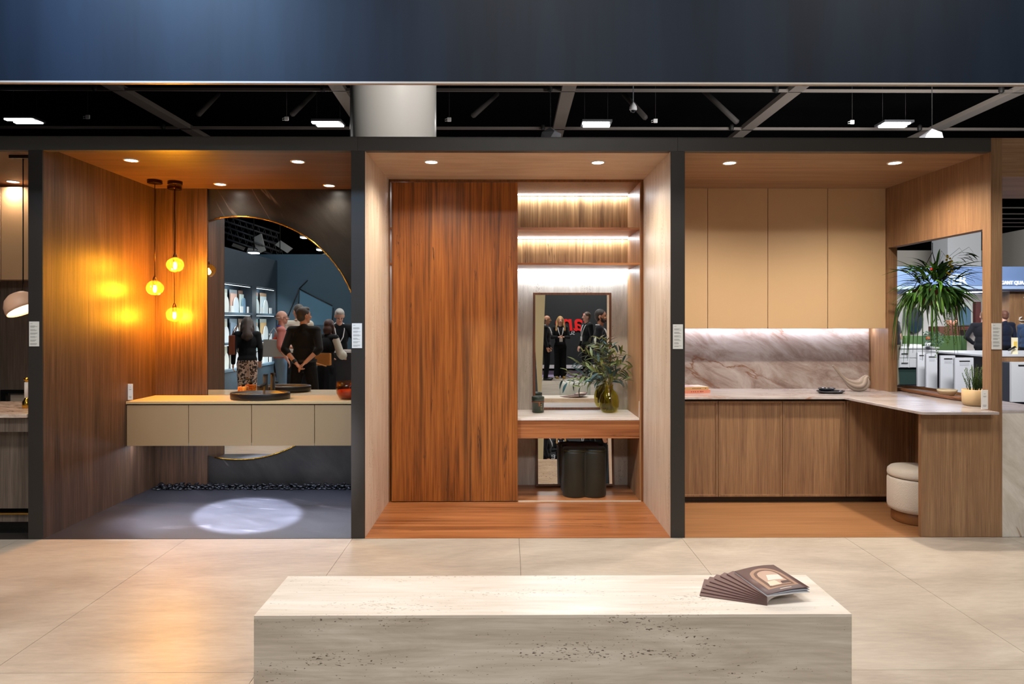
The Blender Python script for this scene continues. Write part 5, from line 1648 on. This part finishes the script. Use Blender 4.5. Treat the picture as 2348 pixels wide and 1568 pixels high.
# things hanging in the dark roof above that room
for i, (px, py, w_, h_, an, lab) in enumerate(((596, 560, 22, 34, 24, 'large white baffle panel tilted in the dark roof, seen high in the round mirror'), (652, 566, 30, 16, -35, 'white baffle panel right of the largest one in the round mirror'), (742, 592, 18, 16, 20, 'white baffle panel near the right rim of the round mirror'), (578, 576, 18, 12, -10, 'white baffle panel touching the wall top in the round mirror'), (548, 566, 26, 8, -20, 'narrow white baffle strip at left in the round mirror'))):
    Yb_ = -9.5
    c = mir(px, py, Yb_, YA); q_ = mir(px + 1, py, Yb_, YA).x - mir(px, py, Yb_, YA).x
    a = R(an); g = G()
    cs_ = [(-w_ / 2, -h_ / 2), (w_ / 2, -h_ / 2), (w_ / 2, h_ / 2), (-w_ / 2, h_ / 2)]
    cs_ = [(u * q_ + v * q_ * .35, v * q_) for u, v in cs_]
    cs_ = [(u * math.cos(a) - v * math.sin(a), u * math.sin(a) + v * math.cos(a)) for u, v in cs_]
    g.prism(cs_, .06, lambda u, v, w_: (c.x + u, c.y + w_ + v * .5, c.z + v))
    o = g.obj('roof_baffle', plain('b8b4b0', .6), base=c); tag(o, lab, 'ceiling panel')
for i, (px, py, lab) in enumerate(((582, 580, 'bright ceiling lamp above the blue side wall, left in the round mirror'), (642, 596, 'bright ceiling lamp above the corner of the blue walls in the round mirror'), (701, 545, 'bright lamp near the golden rim in the round mirror'), (738, 573, 'small bright lamp close to the rim in the round mirror'))):
    c = mir(px, py, -8.9, YA)
    r_ = root('hall_lamp', lab, 'ceiling light', c)
    G().box(c.x - .12, c.x + .12, c.y - .1, c.y + .1, c.z + .01, c.z + .05).obj('housing', plain('808080', .5), r_)
    G().box(c.x - .11, c.x + .11, c.y - .09, c.y + .09, c.z - .012, c.z + .01).obj('lens', emit((.9, 1, 1), 14), r_)
    G().tube([c + Vector((0, 0, .05)), (c.x, c.y, HZ)], .012, 5).obj('rod', M['dark'], r_)
for (a, b_, lab) in (((512, 520), (640, 560), 'black lighting truss crossing the upper part of the round mirror'), ((520, 548), (650, 592), 'black lighting truss lower in the round mirror')):
    A_, B_ = mir(a[0], a[1], -9.0, YA), mir(b_[0], b_[1], -10.0, YA)
    g = G(); nseg = 9
    for off in ((0, 0), (0, .3), (.2, .15)):
        g.tube([A_ + Vector((0, off[0], off[1])), B_ + Vector((0, off[0], off[1]))], .028, 6)
    for k in range(nseg):
        g.tube([A_.lerp(B_, k / nseg), A_.lerp(B_, (k + .5) / nseg) + Vector((0, 0, .3)), A_.lerp(B_, (k + 1) / nseg)], .014, 5)
    o = g.obj('lighting_truss', plain('3a3a3e', .4), base=A_); tag(o, lab, 'truss')

# ------------------------------------------------------------------ what the niche mirror shows
MG = MY - .012
def pb_(px, p):
    return pa_(px, p, MG)
FWY = -15.0
struct(G().box(-1.5, 9.0, FWY - .2, FWY, .0, 5.2).obj('wall_front', plain('14181c', .6)), 'black sign wall seen in the framed mirror')
struct(G().box(-1.5, 9.0, FWY, FWY + .03, .0, .12).obj('baseboard_front', plain('d4d0d4', .5)))
sg = root('wall_sign', 'big red and small white company lettering on the black wall', 'sign', (3, FWY, 1.9))
red = plain('d41414', .5)
red_e = plain('e01818', .5)
xl = mir(1349, 737, FWY, MG).x
pz = (mir(1300, 700, FWY, MG).z - mir(1300, 701, FWY, MG).z)
zb_ = mir(1330, 757.5, FWY, MG).z
size_ = 29.5 * pz / .53
text('red_letters', 'lam', size_, (xl + .02, FWY + .03, zb_), (R(90), 0, R(180)), red_e, sg, extrude=.02, bold=.012, shear=.12, xs=.98)
text('white_letters', 'SURFACES', 9 * pz / .7, (mir(1318, 737, FWY, MG).x, FWY + .02, mir(1318, 767.5, FWY, MG).z), (R(90), 0, R(180)), plain('c8c8cc', .5), sg, extrude=.01)
area((3.4, -12.6, 4.6), (3.4, -15, 1.9), 3, .5, 150, (1, .97, .95))
n7 = pb_(1253, 84)
person('balding man in a dark suit with glasses beside the pale slanting board', n7, 10, 1.76, ('bald', '4a3830'), 'tan', ('0d0f16', 'long'), ('trousers', '0a0b10'), lanyard='e4e4e8', glasses=True, wide=1.15)
n8 = pb_(1284.5, 81.5)
person('blonde woman in black with white neck cord and badge, facing us', n8, 86, 1.74, ('long', 'b08850'), 'fair', ('0b0c12', 'long'), ('wide', '090a0e'), lanyard='ececf0', badge=True, shoes='a07828',
       arms=[((-.24, .02, 1.16), (-.085, .17, 1.17)), ((.24, .02, 1.16), (.085, .17, 1.17))])
n9 = pb_(1346, 88)
person('man with cropped hair in a black suit, turned to the blonde woman', n9, 160, 1.84, ('tidy', '584438'), 'pink', ('0c0e14', 'long'), ('trousers', '090a0e'), lanyard='ececf0', badge=True, wide=1.1,
       arms=[((-.24, .0, 1.15), (-.22, .10, .92)), ((.24, -.02, 1.15), (.22, .10, .92))])
n10 = pb_(1376, 133)
person('bearded dark-haired man in a black jacket, nearest in the framed mirror', n10, 12, 1.80, ('tidy', '241c1a'), 'tan', ('0e121a', 'long'), ('trousers', '0a0b10'), lanyard='ececf0', beard='2a1e1a', wide=1.12, hyaw=8)
# ottoman
oo = pb_(1318, 121)
r_ = root('white_ottoman', 'white upholstered clover ottoman behind the stone bench', 'ottoman', oo)
cl2 = clover(.17, .16)
g = G(); loft(g, [[(oo.x + u * k_, oo.y + v * k_, z) for u, v in cl2] for z, k_ in ((0, .97), (.02, 1), (.40, 1), (.44, .97), (.46, .88), (.465, .5))])
g.obj('ottoman_body', plain('c8ccc4', .9, bump=.3, bscale=200), r_)
# slanting pale board at the left edge of the mirror
sy0 = -6.3
a_, b_, c_, d_ = mir(1219, 668, sy0, MG), mir(1250.5, 668, sy0, MG), mir(1241.5, 905, sy0, MG), mir(1234, 905, sy0, MG)
g = G(); P4 = [a_, b_, c_, d_]
for v in P4:
    pass
def ext(p, q_, z): return p + (q_ - p) * ((z - p.z) / (q_.z - p.z))
P4 = [ext(a_, d_, 2.4), ext(b_, c_, 2.4), ext(b_, c_, .0), ext(a_, d_, .0)]
g.add(P4 + [v + Vector((0, -.06, 0)) for v in P4], [(0, 1, 2, 3), (7, 6, 5, 4), (0, 4, 5, 1), (1, 5, 6, 2), (2, 6, 7, 3), (3, 7, 4, 0)])
o = g.obj('slanted_board', plain('c8b890', .5), base=P4[3]); tag(o, 'pale beige slanting display board at the left of the framed mirror', 'board')
g = G(); P5 = [ext(a_, d_, 1.95) + Vector((-.30, 0, 0)), ext(a_, d_, 1.95) - Vector((.004, 0, 0)), P4[3] - Vector((.004, 0, 0)), P4[3] + Vector((-.34, 0, 0))]
g.add([v + Vector((0, -.01, 0)) for v in P5] + [v + Vector((0, -.05, 0)) for v in P5], [(0, 1, 2, 3), (7, 6, 5, 4), (0, 4, 5, 1), (1, 5, 6, 2), (2, 6, 7, 3), (3, 7, 4, 0)])
o = g.obj('slate_board', plain('3c464c', .5), base=P5[3]); tag(o, 'dark slate-blue board beside the pale slanting board', 'board')

# ------------------------------------------------------------------ the hall beyond the opening at right
def q(px0, py0, px1, py1, Yq, dep=.05):
    a, b_ = at(px0, py0, Yq), at(px1, py1, Yq)
    return (a.x, b_.x, Yq, Yq + dep, b_.z, a.z)


struct(G().box(*q(2040, 560, 2400, 880, 20, .2)[:4], 0, Z(2100, 574, 20)).obj('wall_back', plain('c8c4bc', .8)), 'white hall wall far beyond the opening')
wz = G(); a, b_ = at(2295, 536, 19), at(2420, 512, 14)
wz.add([(a.x, a.y, 0), (b_.x, b_.y, 0), (b_.x, b_.y, b_.z), (a.x, a.y, a.z), (a.x, a.y + .2, 0), (b_.x, b_.y + .2, 0), (b_.x, b_.y + .2, b_.z), (a.x, a.y + .2, a.z)], [(0, 1, 2, 3), (7, 6, 5, 4), (0, 4, 5, 1), (1, 5, 6, 2), (2, 6, 7, 3), (3, 7, 4, 0)])
struct(wz.obj('wall_right', plain('c8c4bc', .8)), 'white hall wall at far right')
c0 = at(2173, 737, 16); c1 = at(2250, 737, 16)
struct(G().box(c0.x, c1.x, 16, 16.8, 0, Z(2200, 425, 16)).obj('pillar', plain('c4c8cc', .6)), 'square white hall pillar behind the hanging plant')
# sign fascia
SY = 12.0
bs_ = root('fascia_sign', 'blue-grey illuminated stand fascia behind the hanging plant', 'sign', at(2200, 655, SY))
G().box(*q(2040, 611, 2480, 655, SY, .12)).obj('fascia_board', plain('6c86b4', .5), bs_)
x0, x1, _, _, z0, z1 = q(2040, 655, 2480, 662, SY)
G().box(x0, x1, SY, 15.0, z0 - .01, z1 - .008).obj('soffit', plain('9cb4dc', .6), bs_)
for px in (2095, 2160, 2232, 2310):
    c = at(px, 668, 13.6); G().box(c.x - .12, c.x + .12, 13.4, 13.8, z0 - .03, z0 - .012).obj('soffit_lamp', emit((.8, .88, 1), 12), bs_)
hang(area((at(2180, 700, 13.6).x, 13.4, z0 - .05), (at(2180, 700, 13.6).x, 14.0, 0), 4.0, .8, 160, (.92, .95, 1)), bs_)
ltm = emit((.72, .85, 1), 1.8)
pzs = at(2200, 700, SY).z - at(2200, 701, SY).z
text('lit_letters', 'ER', 28 * pzs, (at(2181, 653, SY).x, SY - .03, Z(2181, 652.5, SY)), (R(90), 0, 0), ltm, bs_, extrude=.02, bold=.001, xs=1.12)
text('lit_letters', 'T', 28 * pzs, (at(2166, 653, SY).x, SY - .03, Z(2181, 652.5, SY)), (R(90), 0, 0), ltm, bs_, extrude=.02, bold=.001, xs=1.0)
g = G()
for pts in (((2158, 621), (2182, 623)), ((2170, 631), (2205, 630), (2222, 625.5))):
    g.tube([at(a, b_, SY - .02) for a, b_ in pts], [.012, .022, .010][:len(pts)], 6)
g.obj('lit_swoosh', ltm, bs_)
text('white_letters', 'ELEGANT QUA', 11.5 * pzs, (at(2279.5, 653, SY).x, SY - .02, Z(2300, 652, SY)), (R(90), 0, 0), emit((.9, .93, 1), 1.6), bs_, extrude=.01, bold=.002, xs=.86)
# grey inner wall, cupboards, mirrors
IY = 15.0
struct(G().box(*q(2040, 676, 2316, 900, IY, .1)[:4], 0, Z(2100, 675, IY)).obj('wall_back', plain('b4aea8', .7)), 'grey inner wall of the blue-fascia stand')
text('wall_letters', 'NS', 15 * (at(0, 0, IY).z - at(0, 1, IY).z), (at(2296.5, 688, IY - .03).x, IY - .03, Z(2300, 687, IY - .03)), (R(90), 0, 0), plain('4a423c', .6), None, extrude=.02, bold=.02).name = 'wall_letters'
tag(bpy.data.objects['wall_letters'], 'bold brown letters on the grey wall right of the oak post', 'lettering')
mc = root('mirror_cabinet', 'open red-brown mirror cabinet with an arched mirror', 'cabinet', at(2215, 748, 14.7))
x0, x1, y0, y1, z0, z1 = q(2193, 692, 2244, 747, 14.7, .299)
xm = at(2232, 0, 14.7).x
G().box(x0, xm, y0, y1, z0, z1).obj('cabinet_door', plain('a8aca0', .4), mc)
G().box(xm, x1, y0 - .1, y1, z0, z1).obj('cabinet_side', plain('4a1c18', .5), mc)
for px in (2193, 2232): 
    c = at(px, 0, 14.7).x; G().box(c - .02, c + .02, y0 - .02, y0, z0, z1).obj('edge_trim', plain('4a1c18', .5), mc)
ca = at(2214, 726, 14.66); hw = at(2226.5, 0, 14.66).x - ca.x; zb0 = Z(2214, 745, 14.66); zt0 = Z(2214, 703.5, 14.66)
pl = [(ca.x - hw, zb0), (ca.x + hw, zb0)] + [(ca.x + hw * math.cos(R(t)), zt0 - hw + hw * math.sin(R(t))) for t in range(0, 181, 12)]
G().prism(pl, .02, lambda u, v, w_: (u, 14.66 + w_, v)).obj('arched_mirror', plain('4c6474', .15, spec=.8), mc)
G().box(x0 - .02, x1, 14.45, 14.95, Z(2210, 756, 14.7), Z(2210, 748.5, 14.7)).obj('bottom_shelf', plain('4a2018', .5), mc)
o = G().box(*q(2154, 748.5, 2201, 772, 13.9, .5)[:4], 0, Z(2180, 748.5, 13.9)).obj('low_cabinet', plain('4a2a1e', .5)); tag(o, 'dark brown low cabinet with dried bunches beyond the opening', 'cabinet')
c = at(2182, 748, 14.0)
r_ = root('dried_bunch', 'small copper-pink dried flowers on the dark brown cabinet', 'decoration', c)
g = G(); 
for k in range(12): g.tube([c + Vector((rnd.uniform(-.12, .12), 0, 0)), c + Vector((rnd.uniform(-.16, .16), 0, .16))], [.012, .03], 5)
g.obj('dried_stems', plain('94604c', .7), r_)['kind'] = 'stuff'
cr = at(2098, 735, 14.85)
r_ = root('oval_wall_mirror', 'dark round wall mirror behind the trailing leaves', 'mirror', cr)
g = G(); rr = at(2116, 0, 14.85).x - cr.x
g.prism([(rr * math.cos(t), rr * 1.6 * math.sin(t)) for t in [6.2832 * k / 40 for k in range(40)]], .03, lambda u, v, w_: (cr.x + u, cr.y + w_, cr.z + v)); g.obj('mirror_glass', plain('20303a', .15, spec=.8), r_)
G().tube([(cr.x + rr * math.cos(t), cr.y, cr.z + rr * 1.6 * math.sin(t)) for t in [6.2832 * k / 40 for k in range(41)]], .015, 6).obj('rim', M['dark'], r_)
o = G().box(*q(2076, 770, 2203, 812, 12.8, .15)[:4], 0, Z(2100, 770, 12.8)).obj('green_partition', plain('4c6a40', .7)); tag(o, 'low sage green partition behind the white counter', 'partition')
o = G().box(at(2203, 0, 12.8).x, at(2211, 0, 12.8).x, 12.7, 13.4, 0, Z(2100, 770, 12.8)).obj('partition_end', plain('3c5834', .7)); tag(o, 'darker green end post of the low partition', 'partition')
va = root('white_vanity', 'white shaker vanity on a dark green plinth, behind the trailing plant', 'vanity', at(2110, 843, 12.2))
x0, x1, y0, y1, z0, z1 = q(2062, 799, 2150, 843, 12.1, .5)
G().box(x0, x1, y0 + .02, y1, z0, z1).obj('carcass', plain('b8bcc0', .5), va)
G().box(x0 - .03, x1 + .03, y0 - .02, y1, z1, z1 + .04).obj('worktop', plain('d0d4d8', .4), va)
for (a, b_) in ((2063, 2084), (2086, 2149)):
    for (c_, d_) in ((801, 820), (822, 842)):
        bx_ = q(a, c_, b_, d_, 12.1, .02)
        dd = G().box(*bx_).obj('drawer_front', plain('b4b8be', .5), va, bevel=.004)
        m_ = (bx_[0] + bx_[1]) / 2; zz = (bx_[4] + bx_[5]) / 2
        G().box(m_ - .08, m_ + .08, 12.07, 12.085, zz - .008, zz + .008).obj('handle', M['dark'], dd)
G().box(x0, x1, y0 + .1, y1, 0, z0).obj('plinth', plain('1c3430', .6), va)
G().box(at(2080, 0, 12.3).x, at(2108, 0, 12.3).x, 12.2, 12.5, z1 + .04, z1 + .10).obj('basin', plain('e0e4e8', .3), va)
c = at(2128, 796, 12.0)
r_ = root('white_vase', 'small white vase with an orange flower and grey-green sprays', 'vase', c)
G().lathe([(.03, 0), (.07, .04), (.075, .09), (.04, .14), (.03, .15)], c, 20).obj('vase_body', plain('d8dce0', .4), r_)
G().ell(c + Vector((0, 0, .22)), (.05, .05, .05)).obj('flower', plain('b04a1c', .7), r_)
g = G(); g.sm = False
for k in range(260):
    p = c + Vector((rnd.uniform(-.1, .36), rnd.uniform(-.1, .1), rnd.uniform(.05, .40)))
    d = Vector((rnd.uniform(-1, 1), rnd.uniform(-1, 1), rnd.uniform(-1, 1))).normalized() * .03; e = d.cross(Vector((.3, 1, .2))) * .5
    g.add([p - e, p + d, p + e, p - d], [(0, 1, 2, 3)])
g.obj('leaves', plain('4c6a54', .6), r_)['kind'] = 'stuff'
# display counter with dishwasher-like white doors
dcx = root('display_counter', 'white-topped display counter behind the doors with dark slot handles', 'counter', at(2190, 815, 9.6))
P = [at(2129, 806, 10.6), at(2400, 808, 10.4), at(2400, 817, 8.6), at(2252, 817, 8.6)]
zc2 = .93
pts = [(P[0].x, 10.7), (P[1].x + .6, 10.7), (P[1].x + .6, 8.6), (P[3].x, 8.6)]
G().prism(pts, .035, lambda u, v, w_: (u, v, zc2 - .035 + w_)).obj('worktop', plain('c8ccd4', .4), dcx)
G().prism([(u + .25 if i in (0, 3) else u, v) for i, (u, v) in enumerate(pts)], .8, lambda u, v, w_: (u, v if v > 9 else v + .1, .08 + w_)).obj('counter_body', plain('24262c', .6), dcx)
G().box(at(2300, 0, 8.55).x - .2, P[1].x + .6, 8.56, 8.64, .02, .88).obj('wood_front', M['oak'], dcx)
dw = [(2104, 2122, 808, 10.62, 'first'), (2124, 2150, 811, 10.1, 'second'), (2157, 2191, 815, 9.5, 'third'), (2190, 2233, 820, 8.9, 'fourth')]
for (a, b_, t_, Yd, nm) in dw:
    x0, x1 = at(a, 0, Yd).x, at(b_, 0, Yd).x; zt_ = Z(a, t_, Yd)
    r_ = root('appliance_door', 'white appliance door with dark slot handle, %s from the hanging plant side' % nm, 'appliance', ((x0 + x1) / 2, Yd, 0), 'white appliance doors')
    G().box(x0, x1 - .004, Yd, Yd + .05, .1, zt_).obj('door_panel', plain('c8ccd4', .45), r_, bevel=.004)
    m_ = (x0 + x1) / 2; w_ = (x1 - x0) * .28
    G().box(m_ - w_, m_ + w_, Yd - .008, Yd, zt_ - .08, zt_ - .06).obj('slot_handle', M['dark'], r_)
    G().box(m_ - w_ * .9, m_ + w_ * .9, Yd - .004, Yd, zt_ - .16, zt_ - .10).obj('label_plate', plain('b8bcc4', .5), r_)
    G().box(x0 + .02, x1 - .02, Yd + .052, Yd + .09, .0, zt_ - .02).obj('appliance_body', plain('3a3e48', .5), r_)
x0, x1 = at(2320, 0, 7.6).x, at(2362, 0, 7.6).x; zt_ = Z(2320, 830, 7.6)
r_ = root('appliance_door', 'white appliance door at the far right edge beside the oak post', 'appliance', ((x0 + x1) / 2, 7.6, 0), 'white appliance doors')
G().box(x0, x1, 7.6, 7.66, .1, zt_).obj('door_panel', plain('c8ccd0', .45), r_, bevel=.004)
G().box(x0 + .12, x0 + .30, 7.59, 7.6, zt_ - .07, zt_ - .05).obj('slot_handle', M['dark'], r_)
G().box(x0 + .02, x1 - .02, 7.67, 8.1, 0, zt_ - .02).obj('appliance_body', plain('3a3e48', .5), r_)
# wood totem with text
tx0, tx1 = at(2315, 0, 12.3).x, at(2420, 0, 12.3).x
wt = root('wood_totem', 'tall oak display panel with pale lettering at the right edge', 'panel', (tx0, 12.3, 0))
G().box(tx0, tx1, 12.3, 12.6, 0, Z(2330, 668, 12.3)).obj('totem_body', M['oak'], wt)
g = G(); g.tube([at(2343, 727, 12.28), at(2338, 729, 12.28), at(2337, 733, 12.28), at(2341, 735, 12.28), at(2352, 735, 12.28)], .02, 6); g.obj('curl_line', plain('e0d8d0', .6), wt)
text('pale_letters', 'A', 13 * .0111, (at(2346, 683, 12.28).x, 12.27, Z(2346, 683, 12.28)), (R(90), 0, 0), plain('e0d8d0', .6), wt)
text('pale_letters', 'The n', 5.5 * .0111, (at(2336.5, 743, 12.28).x, 12.27, Z(2346, 743, 12.28)), (R(90), 0, 0), plain('e0d8d0', .6), wt)
c = at(2305, 812, 9.0); c.z = zc2
r_ = root('brochure_stand', 'small yellow and white brochure stand on the far counter', 'stand', at(2328, 812, 8.9).xy.to_3d() + Vector((0, 0, zc2)))
a = at(2322, 774, 8.9); b_ = at(2334, 815, 8.9)
G().box(a.x, b_.x, 8.9, 8.94, zc2, a.z).obj('leaflet_panel', plain('e8e0c0', .5), r_)
G().box(a.x + .02, b_.x - .02, 8.89, 8.9, a.z - .2, a.z - .08).obj('yellow_print', plain('e0c060', .5), r_)
G().tube([at(2312, 803, 8.85), at(2328, 795, 8.85)], .02, 6).obj('tablet', M['dark'], r_)
# people beyond
m11 = at(2291, 737, 11.1); m11.z = 0
person('man in a dark suit, hand on hip, left of the oak post', m11, 60, 1.84, ('tidy', '6a4c38'), 'pink', ('10131c', 'long'), ('trousers', '14161c'), wide=1.25,
       arms=[((-.35, -.06, 1.17), (-.20, .06, 1.02)), ((.24, -.02, 1.15), (.24, .05, .91))])
m11.x = X(2257, 11.1); bpy.data.objects[[o.name for o in bpy.data.objects if o.name.startswith('person')][-1]].location = m11
m12 = at(2303, 737, 11.6); m12.z = 0
person('man with reddish-brown hair in a navy suit, just right of the oak post', m12, 95, 1.86, ('tidy', '5a3424'), 'pink', ('141c30', 'long'), ('trousers', '14161c'), wide=1.15)
m13 = at(2052, 737, 11.4); m13.z = 0
person('person in a black top with bare forearm at the left edge of the opening', m13, 140, 1.90, ('short', '241a16'), 'pink', ('0c0d10', 'short'), ('trousers', '6c6858'), wide=1.25,
       arms=[((.0, 0, 0), (0, 0, 0))] * 0 or [((-.24, .0, 1.16), (-.22, .12, .96)), ((.30, -.06, 1.10), (.12, .22, 1.00))])
m14 = at(2360, 737, 11.2); m14.z = 0
person('person in a blue jacket cut by the right edge of the picture', m14, 200, 1.80, ('tidy', '3c2c24'), 'pink', ('2c4060', 'long'), ('trousers', '14161c'), wide=1.2)
